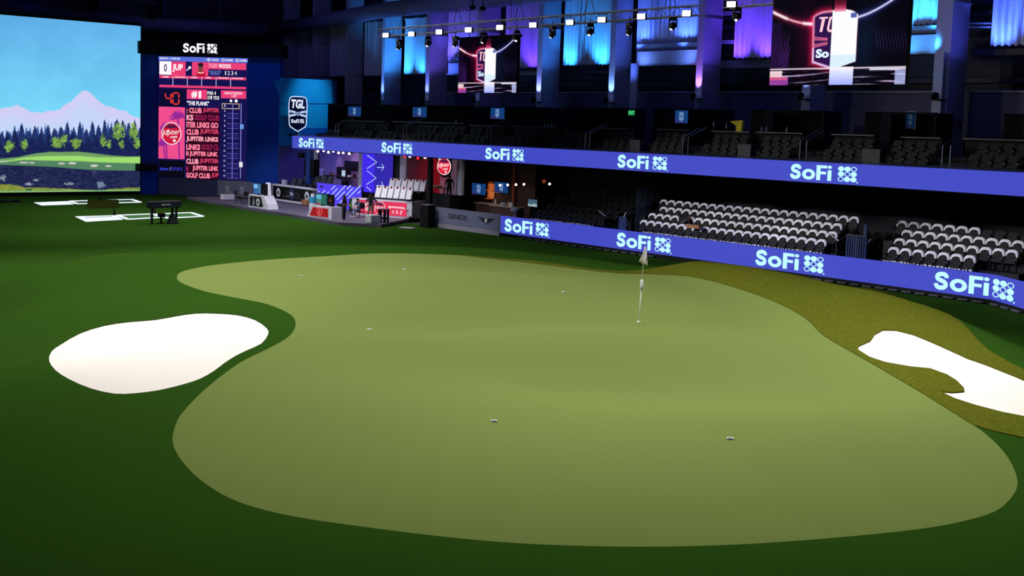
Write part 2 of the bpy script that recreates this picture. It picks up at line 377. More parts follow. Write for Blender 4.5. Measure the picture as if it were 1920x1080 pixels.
for (x, y, z, a) in RIDGE[1:5]:
    p = az(x, y, z); dd = Vector((p.x, p.y, 0)).normalized(); crest_back.append((p.x+dd.x*1.3, p.y+dd.y*1.3))
RG = [tuple(hit(x, y))[:2] for x, y in [(870, 486), (862, 478), (905, 482), (1000, 489.5), (1050, 496), (1115, 506), (1170, 509.5), (1215, 505)]]+crest_back+\
     [tuple(hit(x, y))[:2] for x, y in smooth_path([(1617, 536), (1660, 549), (1700, 564), (1760, 582), (1800, 603), (1827, 632), (1852, 656), (1885, 676), (1925, 697), (2080, 770), (2080, 890), (1980, 838), (1920, 822), (1866, 810), (1822, 797), (1780, 785)], 2)]+\
     [tuple(hit(x, y))[:2] for x, y in [(1700, 745), (1600, 700), (1500, 640), (1440, 590), (1300, 545), (1150, 530), (1000, 510)]]
regions = [('putting_green', GW), ('bunker_left', B1), ('bunker_right', B2), ('rough', RG)]
pts = []; edges = []
def resample(P, s=.3):
    out = []
    for i in range(len(P)):
        a = Vector(P[i]); b = Vector(P[(i+1) % len(P)]); n = max(1, int((b-a).length/s))
        for k in range(n): out.append(tuple(a+(b-a)*k/n))
    return out
for nme, P in regions:
    P = resample(P); o = len(pts); pts += [Vector(p) for p in P]; edges += [(o+i, o+(i+1) % len(P)) for i in range(len(P))]
FX0, FX1, FY0, FY1 = -14, 44.05, -6, 98
o = len(pts); bd = resample([(FX0, FY0), (FX1, FY0), (FX1, FY1), (FX0, FY1)], 2.); pts += [Vector(p) for p in bd]; edges += [(o+i, o+(i+1) % len(bd)) for i in range(len(bd))]
on = np.array([tuple(p) for p in pts])
def far_from_lines(P, r): return np.array([np.min(np.hypot(on[:, 0]-x, on[:, 1]-y)) > r for x, y in P])
near = np.array([(x+.19*(j % 2), y) for j, y in enumerate(np.arange(4, 54, .42)) for x in np.arange(2, 43.6, .42)])
farp = np.array([(x, y) for x in np.arange(-13, 44, 1.6) for y in np.arange(-5, 97, 1.6) if not (1.5 < x < 44 and 3.5 < y < 54.2)])
for A, r in ((near, .13), (farp, .3)): pts += [Vector(p) for p in A[far_from_lines(A, r)]]
ov, oe, of, _, _, _ = delaunay_2d_cdt(pts, edges, [], 0, 1e-5, False)
ov = np.array([tuple(p) for p in ov]); tri = np.array([f for f in of if len(f) == 3]); cen = ov[tri].mean(1)
inn = {n: polydist(cen[:, 0], cen[:, 1], P) < 0 for n, P in regions}
isg = inn['putting_green']; isb1 = inn['bunker_left'] & ~isg; isb2 = inn['bunker_right'] & ~isg; isr = inn['rough'] & ~isg & ~isb2
VH = np.array([Hs(x, y) for x, y in ov])
def sheet(name, mask, mat, dz, kind=None, dip=None):
    T = tri[mask]; used = np.unique(T); mp = {int(v): i for i, v in enumerate(used)}
    z = VH[used]+dz
    if dip is not None:
        sdv = polydist(ov[used][:, 0], ov[used][:, 1], dip); z = z-.08*sm(-sdv/2.)
    V = [(float(ov[v, 0]), float(ov[v, 1]), float(z[i])) for i, v in enumerate(used)]; Fs = [tuple(mp[int(a)] for a in t) for t in T]
    cnt = {}
    for t in Fs:
        for k in range(3): e = (t[k], t[(k+1) % 3]); cnt[e] = 1
    nb = [e for e in cnt if (e[1], e[0]) not in cnt]; sk = {}
    for a, b in nb:
        for q in (a, b):
            if q not in sk: sk[q] = len(V); V.append(V[q]); V.append((V[q][0], V[q][1], V[q][2]-.22))
        Fs.append((sk[b], sk[a], sk[a]+1, sk[b]+1))
    me = bpy.data.meshes.new(name); me.from_pydata(V, [], Fs); me.materials.append(mat)
    me.polygons.foreach_set('use_smooth', [i < len(T) for i in range(len(Fs))]); me.update()
    ob = bpy.data.objects.new(name, me); COL.objects.link(ob)
    if kind: ob['kind'] = kind
    return ob
sheet('floor', ~isg & ~isb1 & ~isb2 & ~isr, TURF, .0, 'structure')
tag(sheet('putting_green', isg, PUTT, 0.), 'large pale green putting surface with low folds and several holes cut in it', 'putting green')
tag(sheet('sand_bunker', isb1, SAND, -.02, dip=B1), 'white kidney shaped sand bunker in the dark turf, left of the putting green', 'bunker')
tag(sheet('sand_bunker', isb2, SAND, -.01, dip=B2), 'long white sand bunker in the olive rough mound on the right', 'bunker')
tag(sheet('rough_mound', isr, ROUGH, .02), 'olive rough grass mound beyond the right edge of the putting green', 'mound')
def ground(px, py): p = hit(px, py); return Vector((p.x, p.y, Hs(p.x, p.y)))

# holes and flagstick
HB = MB(); HB.lathe((0, 0, 0), [(.054, -.09), (.056, .004), (.062, .006), (.062, -.002), (.05, -.085), (.0, -.085)], WHITE, 20)
rim = MB().lathe((0, 0, 0), [(.06, .001), (.068, .005), (.068, -.02), (.06, -.02)], BLACK, 20)
CUPS = [((926, 790), 'in the middle foreground'), ((1369, 823), 'in the right foreground'), ((692, 618), 'left of the flagstick, near the bunker'), ((1056, 548), 'beyond the flagstick'), ((758, 505), 'near the far edge of the green'), ((564, 518), 'near the far left lobe of the green')]
cup0 = None
for (q, where) in CUPS:
    p = ground(*q)
    if cup0 is None:
        cup0 = thing('golf_hole', 'white rimmed golf hole '+where, 'golf hole', p, group='holes cut in the putting green')
        HB.v = [(x+p.x, y+p.y, z+p.z+.012) for x, y, z in HB.v]; HB.build('liner', cup0, True)
        rim.v = [(x+p.x, y+p.y, z+p.z+.002) for x, y, z in rim.v]; rim.build('rim', cup0, True)
    else: dup(cup0, p, 0, 'white rimmed golf hole '+where)
fp = ground(1197.5, 604); fl = thing('flagstick', 'white flagstick with a small white flag standing in its hole', 'flagstick', fp)
top = fp+Vector((.0, 0, 2.13)); lean = CR*.085; P_ = lambda h: fp+Vector((0, 0, h))+lean*(h/2.13)
MB().tube([P_(-.05), P_(.9)], .013, WHITE, 10).build('lower_pole', fl, True)
s = MB().lathe(P_(.87), [(.014, 0), (.045, .05), (.045, .2), (.045, .27), (.02, .33)], WHITE, 16, axis=(P_(1)-P_(0))); sl = s.build('sensor_sleeve', fl, True)
sb = MB().ball(P_(.955)-fw*.045, .022, BLACK, 10, 6); sb.build('sensor_eye', sl, True)
MB().tube([P_(1.18), P_(2.13)], .010, WHITE, 10).build('upper_pole', fl, True)
MB().lathe(fp+Vector((0, 0, .0)), [(.058, 0), (.058, .012), (.02, .03)], WHITE, 16).build('base_cup', fl, True)
fv = []; ff = []; ny = 10
pa = [(-.01, 2.12), (-.03, 2.0), (-.06, 1.88), (-.11, 1.77), (-.13, 1.70)]; pb = [(.01, 2.12), (.06, 2.0), (.075, 1.85), (.10, 1.72), (.125, 1.58)]
for i in range(5):
    for k in range(7):
        t = k/6; x = pa[i][0]*(1-t)+pb[i][0]*t; z = pa[i][1]*(1-t)+pb[i][1]*t
        fv.append(P_(z)+CR*x+fw*(.045*math.sin(t*7)*(.2+i/4)-.02))
for i in range(4):
    for k in range(6): a = i*7+k; ff.append((a, a+1, a+8, a+7))
f_ = MB().add(fv, ff, M('flag_cloth', (240, 228, 235), .8)); fo = f_.build('flag', fl, True); so = fo.modifiers.new('s', 'SOLIDIFY'); so.thickness = .006
fc = Face(P_(1.68)+CR*.03-fw*.055, CR, CU); fc.ring(.03, .08, .035, .022, M('flag_ink', (40, 40, 80), .8), 1, ry=.05); fc.build('flag_emblem', fl)

# ---------------------------------------------------------------- hall shell
def wmat(name, rgb, line, step, axis, rough=.7):   # sheet cladding with ribs
    m = bpy.data.materials.new(name); m.use_nodes = True; nt = m.node_tree; b = nt.nodes['Principled BSDF']; b.inputs['Roughness'].default_value = rough
    tc = nt.nodes.new('ShaderNodeTexCoord'); sp = nt.nodes.new('ShaderNodeSeparateXYZ'); nt.links.new(tc.outputs['Object'], sp.inputs[0])
    md = nt.nodes.new('ShaderNodeMath'); md.operation = 'MODULO'; md.inputs[1].default_value = step; nt.links.new(sp.outputs[axis], md.inputs[0])
    gt = nt.nodes.new('ShaderNodeMath'); gt.operation = 'LESS_THAN'; gt.inputs[1].default_value = step*.12; nt.links.new(md.outputs[0], gt.inputs[0])
    mx = nt.nodes.new('ShaderNodeMix'); mx.data_type = 'RGBA'; mx.inputs[6].default_value = lin(rgb)+(1,); mx.inputs[7].default_value = lin(line)+(1,)
    nt.links.new(gt.outputs[0], mx.inputs[0]); nt.links.new(mx.outputs[2], b.inputs['Base Color']); return m
CLAD = wmat('wall_cladding', (62, 62, 78), (40, 40, 52), .6, 2)
MB().box((58, -6, 0), (58.2, 98, 19), CLAD).build('wall_right', kind='structure')
MB().box((-14, 97, 0), (58.2, 97.2, 19), CLAD).build('wall_back', kind='structure')
MB().box((-14, -6, 19), (58.2, 98, 19.2), M('ceiling_deck', (40, 40, 50), .8)).build('ceiling', kind='structure')
MB().box((44.05, -6, -.2), (58, 97, -.02), M('concrete', (50, 50, 58), .8, noise=.1)).build('floor_concourse', kind='structure')
for i, z in enumerate((7.6, 9.3, 11., 12.7, 14.4, 16.1)):
    MB().box((57.55, -4, z), (57.75, 96.6, z+.22), DSTEEL).build('trim_%d' % (i+1), kind='structure')
    MB().box((-12, 96.5, z+1.2), (57.4, 96.7, z+1.4), DSTEEL).build('trim_%d' % (i+10), kind='structure')
COLPAINT = M('column_paint', (175, 175, 195), .55, noise=.05)
COLS = [(529, 533, 559, 170), (584, 588, 616, 170), (646, 650, 678, 175), (714.5, 719.5, 749, 185), (797, 804, 836, 182), (892, 899, 932, 182), (1005, 1014, 1045, 185), (1140, 1150.5, 1178, 185), (1303, 1315, 1347, 180), (1503, 1519, 1546, 178), (1748, 1777, 1807, 176)]
CY_ = []
cpos = ['beside the blue corner wall', 'second from the corner', 'third from the corner', 'washed bright blue beside the first lit curtain', 'right of the first cyan curtain', 'behind the small hanging screen', 'right of the purple curtain', 'right of the widest cyan curtain', 'right of the long white header', 'behind the large hanging screen', 'nearest, at the right of the picture']
for i, (a, b, c, y) in enumerate(COLS):
    y1 = ax(a, y, 54).y; y0 = ax(b, y, 54).y; Xb = 54.2
    for _ in range(30):
        if ax(c, y, Xb).y > y0+.0: break
        Xb += .08
    CY_.append((y0, y1, Xb)); x0 = 54.
    t = thing('steel_column', 'tall pale steel building column '+cpos[i], 'column', (x0, (y0+y1)/2, 0), group='columns along the right wall')
    MB().box((x0, y0, 0), (x0+.06, y1, 18.9), COLPAINT).build('front_flange', t)
    MB().box((x0+.06, y0, 0), (Xb, y0+.09, 18.9), COLPAINT).build('web', t)
    MB().box((Xb, y0, 0), (Xb+.06, y1, 18.9), COLPAINT).build('rear_flange', t)
    s = MB()
    for z in (7.3, 10.2, 13.):
        s.box((x0-.03, y0-.1, z), (Xb, y0, z+.07), STEEL)
    s.build('stiffener', t)
# struts tying columns to the wall (horizontal pipes seen right of columns)
for (px0, px1, pys, lab) in ((1335, 1378, (23, 27, 77, 81), 'pair of pale pipe braces left of the purple curtain by the large screen'), (1795, 1858, (44, 51), 'pair of pale pipe braces left of the rightmost curtain'), (592, 622, (101, 131), 'pair of dim pipe braces above the blue corner wall')):
    t = thing('pipe_brace', lab, 'brace', ax(px0, pys[0], 55.6))
    for py in pys: MB().tube([ax(px0, py, 55.6), ax(px1, py-.5, 55.6)], .05, STEEL, 8).build('pipe', t)

# uplights on the columns
UPC = [None, None, None, (.12, .25, 1), (.15, .22, 1), (.28, .16, 1), (.25, .32, 1), (.2, .4, 1), (.45, .2, 1), (.3, .4, 1), (.15, .4, 1)]
UPX = [0, 0, 0, 718, 798, 895, 1010, 1145, 1310, 1512, 1758]
where = ['left of the first cyan curtain', 'right of the first cyan curtain', 'under the small hanging screen', 'under the purple curtain', 'right of the widest cyan curtain', 'under the long white header', 'under the large hanging screen', 'on the nearest column']
for i in range(3, 11):
    y0, y1, Xb = CY_[i]; yc = (y0+y1)/2; z = 8.1+(.25 if i > 7 else 0); p = (53.5, yc, z)
    t = thing('column_uplight', 'small black floodlight clamped to the column '+where[i-3], 'spotlight', p, group='uplights on the columns')
    b = MB(); b.tube([(53.5-.05, yc, z), (53.5+.12, yc, z+.2)], [.14, .17], BLACK, 12); b.build('lamp_body', t)
    MB().box((53.4, yc-.35, z-.1), (54., yc+.1, z-.04), BLACK).build('bracket', t)
    MB().lathe((53.62, yc, z+.2), [(.13, 0), (.13, .012)], E((150, 170, 255), 2.5), 12, axis=(.5, 0, .85)).build('lens', t)
    l = spot('column_wash', (53.66, yc, z+.33), (54.1, yc, z+2.8), 380 if i > 3 else 500, 75, UPC[i], .9, .08)
    l.parent = t; l.matrix_parent_inverse = ROOT[t.name].inverted()
# coloured washes on the sides of the columns
for i, c, p in ((3, (.05, .35, 1), 2200), (4, (.2, .12, 1), 700), (5, (.2, .1, 1), 700), (6, (.06, .25, 1), 800), (7, (.1, .2, 1), 600), (8, (.16, .08, 1), 800), (9, (.05, .2, 1), 500), (10, (.08, .08, .8), 500)):
    y0, y1, Xb = CY_[i]
    spot('side_wash', (52.6, y0-2.6, 9.), ((54+Xb)/2, y0, 12.5), p*.8, 60, c, 1., .3)

# curtains
def curtain(px0, px1, X, pyT, pyB, label, col, power, zt=None, n=None, dark=False):
    pm = (px0+px1)/2; ya = ax(px0, pyB, X).y; yb = ax(px1, pyB, X).y; zb = ax(pm, pyB, X).z; zt = zt or ax(pm, pyT, X).z
    n = n or int(abs(ya-yb)/.34); vs = []; fs = []; N = n*6; rows = 5; rr = random.Random(int(px0)); ph = rr.random()*6
    for r in range(rows+1):
        z = zb+(zt-zb)*r/rows
        for k in range(N+1):
            s = k/N; yy = ya+(yb-ya)*s
            xx = X+.08*math.sin(s*n*2*math.pi+ph+.4*math.sin(s*9+r*.2))+.05*math.sin(s*n*4.7+1.3*ph); vs.append((xx, yy, z+(.05*math.sin(s*n*2*math.pi) if r == 0 else 0)))
    for r in range(rows):
        for k in range(N): a = r*(N+1)+k; fs.append((a, a+1, a+N+2, a+N+1))
    t = thing('drape_curtain', label, 'curtain', (X, (ya+yb)/2, zb), group='drapes between the columns')
    o = MB().add(vs, fs, M('drape', (205, 205, 215), .85)).build('fabric', t, True)
    MB().tube([(X, ya, zt), (X, yb, zt)], .05, BLACK, 8).build('track', t)
    if power:
        w_ = abs(ya-yb)
        for s in (.12, .88):
            yy = ya+(yb-ya)*s
            spot('curtain_wash', (X-1.1, yy, zb-.6), (X, ya+(yb-ya)*(s*.8+.1), zb+2.0), power*1.9, 85, col, .9, .1)
    return zb
CYA = (.03, .32, 1.); BLU = (.06, .15, 1.); PUR = (.11, .035, .85); VIO = (.13, .1, 1.)
curtain(758, 800, 55.4, 33, 138, 'bright cyan lit pleated curtain left of the small hanging screen', CYA, 420)
curtain(841, 897, 55.4, 20, 107, 'blue lit curtain half hidden by the small hanging screen', VIO, 260)
curtain(948, 1011, 55.4, -12, 127, 'violet lit pleated curtain right of the small hanging screen', PUR, 420, n=16)
curtain(1057, 1146, 55.4, -22, 122, 'wide bright cyan lit curtain behind the middle of the lighting truss', CYA, 620)
curtain(1193, 1309, 55.4, -32, 80, 'blue lit curtain above the long white header', BLU, 520)
curtain(1376, 1452, 55.4, -40, 108, 'purple lit curtain left of the large hanging screen', PUR, 560)
curtain(1700, 1772, 55.4, -60, 45, 'cyan lit curtain right of the large hanging screen', CYA, 520)
curtain(1857, 1990, 55.4, -70, 84, 'blue lit curtain at the top right corner', BLU, 620)
for a, b, yb, l in ((559, 585, 146, 'dim dark curtain between the two leftmost columns'), (619, 647, 143, 'dim dark curtain left of the third column'), (683, 716, 141, 'dim dark curtain left of the bright blue column')):
    curtain(a, b, 55.4, 40, yb, l, None, 0)
# headers and boxed bays
def slab(X, px0, px1, pyT, pyB, d, m):
    pm = (px0+px1)/2; ya = ax(px0, pyB, X).y; yb = ax(px1, pyB, X).y; zt = ax(pm, pyT, X).z; zb = ax(pm, pyB, X).z
    return ((X, ya, zb), (X+d, yb, zt), m), (ya, yb, zb, zt)
for px0, px1, a, b, c, d, lab, col in ((840, 893, 107, 117, 118, 137, 'white steel header lit blue left of the small hanging screen', BLU), (1193, 1307, 81, 94, 95, 119, 'long white steel header lit pale blue above the dark bay', (.15, .3, 1)), (1700, 1768, 48, 62, 65, 97, 'short white steel header lit cyan right of the large hanging screen', (.05, .4, 1))):
    (A, B, m), q = slab(54.9, px0, px1, a, b, .2, None); (A2, B2_, m2), q2 = slab(54.5, px0, px1, c, d, .5, None)
    t = thing('bay_header', lab, 'beam', (54.5, (q2[0]+q2[1])/2, q2[2]))
    MB().box(A, B, M('fascia_grey', (120, 120, 135), .6)).build('upper_fascia', t)
    MB().box(A2, B2_, COLPAINT).build('header_panel', t)
    MB().box((54.3, q2[0], q2[2]-.12), (55.2, q2[1], q2[2]), STEEL).build('bottom_flange', t)
    for s in (.05, .95):
        yy = q2[0]+(q2[1]-q2[0])*s
        spot('header_wash', (53.6, yy, q2[2]+.25), (54.5, q2[0]+(q2[1]-q2[0])*(.5+(s-.5)*.75), (q2[2]+q2[3])/2+.1), 95, 110, col, 1., .05)
for (px, pyT, pyB, w_, lab) in ((1184, 119, 245, .55, 'narrow white steel post right of the widest cyan curtain'), (1755, 98, 200, .5, 'narrow white steel post left of the nearest column')):
    p = ax(px, pyB, 53.6); tag(MB().box((53.6, p.y-w_/2, 4.6), (53.75, p.y+w_/2, ax(px, pyT, 53.6).z), COLPAINT).build('steel_post'), lab, 'post')
spot('post_wash', (52.5, ax(1755, 170, 53.6).y, 8.2), (53.6, ax(1755, 170, 53.6).y, 10.5), 18, 60, (.05, .4, 1), 1, .1)
# dim steelwork and ducts behind the bays
for i, (px0, px1, y0, y1, lab) in enumerate(((1052, 1145, 131, 140, 'dark sheet metal duct under the widest cyan curtain'), (1350, 1450, 112, 128, 'pale sheet metal duct under the purple curtain'), (1820, 1990, 90, 104, 'pale sheet metal duct at the right edge under the curtain'), (955, 1005, 132, 142, 'short dark duct under the violet curtain'))):
    (A, B, m), q = slab(56., px0, px1, y0, y1, .8, None); tag(MB().box(A, B, STEEL if i % 2 else DSTEEL).build('air_duct', bevel=.05), lab, 'duct')
# big round duct along the walls
zD = [ax(531, 55, 53.2).z, ax(720, 19.5, 53.2).z]
d_ = MB(); zc = 14.55
d_.tube([(53.2, 20, 15.2), (53.2, 60, 15.2), (53.2, 78.3, 15.1), (53.2, 93.8, 14.35)], .62, M('duct_sock', (120, 120, 150), .7), 16)
tag(d_.build('round_duct', None, True), 'long round grey air duct running along the top of the right wall', 'duct')
p0 = ay(262, 44, 95); p1 = ay(497, 57, 95)
tag(MB().tube([(-10, 95, p0.z+.4), tuple(p0), tuple(p1)], .6, M('duct_sock', (120, 120, 150), .7), 16).build('round_duct', None, True), 'round grey air duct on the far wall above the scoreboard', 'duct')
for k, px in enumerate((60, 187, 306, 411)):
    p = ay(px, 20, 96.3); tag(MB().box((p.x-.2, 96.1, 0), (p.x+.2, 96.6, 18.9), DSTEEL).build('steel_column'), ('dark steel column high on the far wall, '+('leftmost' if k == 0 else 'second from the left', 'second from the left', 'right of the hanging loudspeaker', 'above the scoreboard')[k]), 'column')
area('far_wall_blue', (20, 90, 17), (20, 97, 16), 60, 6, (.15, .1, 1))
for x in (14, 27, 31): spot('far_wall_spot', (x, 92, 16.5), (x+1, 97, 15), 60, 60, (.12, .05, 1), 1, .2)
# blue ambient wash of the hall's right side
for y in (30, 48, 66): area('blue_wash', (46, y, 17.5), (57, y+2, 8), 130, 5, (.22, .24, 1))
area('corner_wash', (44, 84, 17.5), (52, 92, 10), 120, 5, (.2, .2, 1))

# ---------------------------------------------------------------- far screen
SX1 = 39.15; SX0 = 19.6; SZ0 = .28; SZ1 = 13.35; SY = 91.6
scr = thing('simulator_screen', 'huge lit screen showing a lakeside golf hole under a blue sky', 'screen', (29.4, SY, 0))
def scenery(u, v):
    x = (SX0+(SX1-SX0)*u-28.46)/(39.15-28.46)*264; top = 28+x*.0785; bot = 362.3-x*.016; y = bot+(top-bot)*v
    C = np.zeros(u.shape+(3,)); t = np.clip((y-40)/180, 0, 1)[..., None]
    C[:] = (np.array([96, 176, 232])*(1-t)+np.array([122, 218, 250])*t)/255
    C += (fbm(x/40, y/30, 3)[..., None]-.47)*.07
    cx = [-400, -250, -120, -60, -10, 0, 15, 29, 42, 55, 75, 88, 105, 115, 125, 137, 145, 153, 162, 175, 185, 192, 205, 220, 233, 250, 262]
    cyy = [225, 190, 212, 205, 206, 203, 199, 197, 202, 209, 210, 207, 204, 197, 190, 181, 172, 168, 171, 183, 190, 197, 200, 204, 207, 216, 219]
    cl = np.interp(x, cx, cyy)+2*(fbm(x/9, y/9, 5)-.5)*3
    m = sm((y-cl)/1.6); tt = np.clip((y-cl)/40, 0, 1)
    cc = np.array([212, 205, 245])*(1-tt[..., None])+np.array([196, 214, 250])*tt[..., None]; C = C*(1-m[..., None])+cc/255*m[..., None]
    for seed, base, amp_, col, wd in ((11, 262, 24, (62, 98, 165), 7.), (12, 264, 30, (34, 52, 105), 12.), (13, 278, 26, (27, 36, 84), 15.)):
        k = np.floor(x/wd+seed*.37); fx = (x/wd+seed*.37-k); hh = (np.sin(k*91.7+seed)*437.5) % 1
        spire = np.abs(fx-.5)*2; tl = base-amp_*(.35+.65*hh)*(1-spire**1.6)-amp_*.25-8*np.exp(-((x-225)/40)**2)+ (fbm(x/1.6, y/1.6, seed)-.5)*11+np.where((x < 20), 6, 0)
        m = sm((y-tl)/1.5)*(y < 300); C = mixc(C, m, col); C += (m*(fbm(x/3, y/3, seed+9)-.5)*.12)[..., None]
    for tx, ty, rx, ry in ((15, 274, 11, 12), (40, 271, 8, 12), (104, 266, 15, 13), (116, 260, 6, 9), (137, 269, 12, 12), (190, 264, 7, 13), (201, 270, 6, 9), (220, 247, 13, 17), (226, 268, 6, 11), (250, 246, 9, 17), (257, 266, 8, 13), (-30, 270, 20, 14), (-90, 265, 16, 16), (-150, 270, 20, 12)):
        d = ((x-tx)/rx)**2+((y-ty)/ry)**2+(fbm(x/4, y/4, 21)-.47)*2.2; m = sm((1-d)*1.6)
        tc_ = np.array([132, 180, 84])*(fbm(x/2.5, y/2.5, 22)[..., None]*1.1+.35); C = C*(1-m[..., None])+np.clip(tc_, 0, 255)/255*m[..., None]
    hill = np.interp(x, [-400, -50, 0, 30, 60, 90, 105, 140, 170, 205, 240, 270], [300, 298, 297, 294, 287, 283.5, 284, 283, 286, 290, 292, 291])
    m = sm((y-hill)/1.5); C = mixc(C, m, (112, 160, 100))
    g0 = np.interp(x, [-200, 0, 40, 75, 140, 180, 270], [310, 303, 295, 292, 291, 294, 293]); g1 = np.interp(x, [-200, 0, 40, 75, 140, 180, 270], [312, 304, 299, 300, 301, 303, 305])
    m = sm((y-g0)/1.5)*sm((g1-y)/1.5+1); C = mixc(C, m, (160, 222, 112))
    m = sm((y-g1)/3); C = mixc(C, m*(y > g1), (84, 132, 98))
    for bx_, by_, rx, ry in ((40, 305, 10, 1.6), (55, 305.5, 6, 1.6), (110, 306.5, 8, 1.8), (130, 306, 9, 2.6), (172, 310.5, 9, 2.8), (200, 311, 7, 2), (5, 303, 9, 1.4), (-60, 308, 12, 2)):
        C = mixc(C, sm((1-((x-bx_)/rx)**2-((y-by_)/ry)**2)*2), (205, 205, 195))
    cl = np.interp(x, [-400, 0, 95, 150, 190, 270], [306, 309, 312.5, 317, 318.5, 319]); m = sm((y-cl)/1.3); C = mixc(C, m, (34, 40, 80))
    C += (m*(fbm(x/5, y/2.2, 31)-.47)*.22)[..., None]*np.array([.8, .9, 1.])
    for rx_, ry_, a, b, c in ((3, 334, 6, 8, (150, 160, 175)), (50, 346, 9, 4, (170, 170, 185)), (62, 338.5, 6, 2.6, (150, 165, 175)), (127, 345, 14, 3, (150, 160, 165)), (185, 347, 10, 8, (130, 150, 170)), (-60, 345, 14, 5, (150, 160, 170)), (174, 322, 4, 1.2, (120, 135, 160))):
        C = mixc(C, sm((1-((x-rx_)/a)**2-((y-ry_)/b)**2+(fbm(x/3, y/3, 41)-.5)*2.4)*1.3)*.85, c)
    gl = np.interp(x, [-400, 0, 18, 40, 80, 120, 150, 180, 220, 270], [346, 346, 346, 351.5, 352.5, 354, 355.5, 357, 353, 350])+(fbm(x/3, y/3, 51)-.5)*3
    m = sm((y-gl)/1.2); C = mixc(C, m, (135, 148, 62)); C += (m*(fbm(x/4, y/2, 52)-.5)*.35)[..., None]*np.array([1, .8, .5])
    C = mixc(C, sm((1-((x-49)/7)**2-((y-357)/3)**2)*2), (60, 95, 60)); C = mixc(C, sm((y-358.2+x*.012)/1.5)*.8, (130, 190, 130))
    return C
picture('lit_picture', (SX0, SY-.03, SZ0), (1, 0, 0), (0, 0, 1), SX1-SX0, SZ1-SZ0, 560, 380, scenery, scr)
MB().box((SX0-.3, SY, .05), (SX1+.05, SY+.5, SZ1+.25), BLACK).build('screen_frame', scr)
MB().box((SX0-.3, SY-.02, .0), (SX1+.05, SY+.0, SZ0), BLACK).build('bottom_mask', scr)
p = ay(280, 22, 90); s = thing('hanging_loudspeaker', 'black loudspeaker hanging high above the right end of the huge screen', 'speaker', p)
MB().box((p.x-.45, 89.6, p.z-.6), (p.x+.4, 90.3, p.z+.45), BLACK).build('cabinet', s, bevel=.04); MB().tube([(p.x, 90, p.z+.4), (p.x, 90, 18.9)], .02, BLACK).build('hanging_cable', s)
p = ay(66, 25, 90); s = thing('hanging_spotlight', 'small black spotlight hanging above the huge screen', 'spotlight', p)
MB().tube([(p.x, 90, p.z-.2), (p.x, 90, p.z+.2)], .14, BLACK, 10).build('lamp_body', s); MB().tube([(p.x, 90, p.z+.2), (p.x, 90, 18.9)], .03, BLACK, 6).build('hanging_pole', s)

# ---------------------------------------------------------------- scoreboard in the corner
BP0 = Vector((40.62, 91.5, 0)); BD = Vector((4.95, -5.6, 0)).normalized(); BW = 7.45; BZ0, BZ1 = 1.28, 11.08
UPV = Vector((0, 0, 1)); BN = BD.cross(UPV)
bd_ = thing('scoreboard', 'tall lit scoreboard tower with pink golf match graphics and a clock reading 40', 'scoreboard', (43.1, 88.7, 0))
bo = lambda a, b, n0, n1, z0, z1, m, M_=None: (M_ or MB()).hexa([(BP0+BD*u-BN*n+UPV*z) for z in (z0, z1) for u, n in ((a, n0), (b, n0), (b, n1), (a, n1))], m)
bo(-.0, BW, .06, 1.1, .0, BZ1+.05, M('board_frame', (90, 90, 140), .5)).build('cabinet', bd_)
PINK = E((235, 62, 118)); NAVY = E((20, 16, 78)); WH = E((255, 250, 255)); DK = E((16, 4, 30)); BLU1 = E((88, 110, 215))
f = Face(BP0+UPV*BZ0, BD, UPV, .012)
X_ = lambda X: (X-62)/676*BW
def Y_(X, Y): return (BZ1-BZ0)*(1-(Y-110)/(905+(X-62)/676*25))
def br(x0, y0, x1, y1, m, l=1): xm = (x0+x1)/2; f.rect(X_(x0), Y_(xm, y1), X_(x1), Y_(xm, y0), m, l)
def bt(t, x0, y0, x1, y1, m, l=3, bold=.02, it=0.): xm = (x0+x1)/2; f.text(t, X_(x0), Y_(xm, y1), X_(x1), Y_(xm, y0), m, l, bold, it)
br(62, 110, 738, 1015, NAVY, 0); br(62, 110, 738, 145, BLU1)
bt('SESSION 1 (TRIPLES)', 72, 118, 228, 136, WH); bt('\u2022 \u2460 WOODS', 420, 118, 522, 137, WH) if False else None
for x0, n_, nm in ((432, '1', 'WOODS'), (541, '2', 'KISNER'), (647, '3', 'HOMA')):
    f.ring(X_(x0+13), Y_(x0, 127), .13, .095, WH, 2); bt(n_, x0+10, 121, x0+16, 133, WH, bold=0.); bt(nm, x0+33, 119, x0+88, 136, WH)
f.poly([(X_(420), Y_(420, 131)), (X_(426), Y_(420, 127)), (X_(420), Y_(420, 123))], WH, 2)
br(70, 147, 161, 245, WH, 2); bt('0', 105, 166, 128, 222, NAVY); br(161, 147, 270, 252, PINK); bt('JUP', 170, 165, 250, 224, WH, bold=.04)
f.stroke([(X_(276), Y_(276, 212)), (X_(300), Y_(300, 190))], .07, WH, 2); f.disc(X_(302), Y_(302, 188), .11, WH, 3); f.disc(X_(296), Y_(302, 198), .05, WH, 3)
br(318, 147, 727, 197, PINK); br(318, 197, 443, 248, PINK); bt('TIGER', 443, 156, 512, 185, E((255, 200, 220)), bold=0.); bt('WOODS', 520, 157, 612, 187, WH, bold=.035)
br(443, 203, 727, 245, NAVY, 2); bt('CALCULATING', 447, 206, 541, 221, E((120, 130, 220))); bt('DISTANCE', 460, 224, 528, 240, E((120, 130, 220)))
for x0, c in ((566, '1'), (590, '2'), (616, '3'), (642, '4')): bt(c, x0+(4 if c == '1' else 0), 208, x0+(11 if c == '1' else 15), 238, WH, bold=0.)
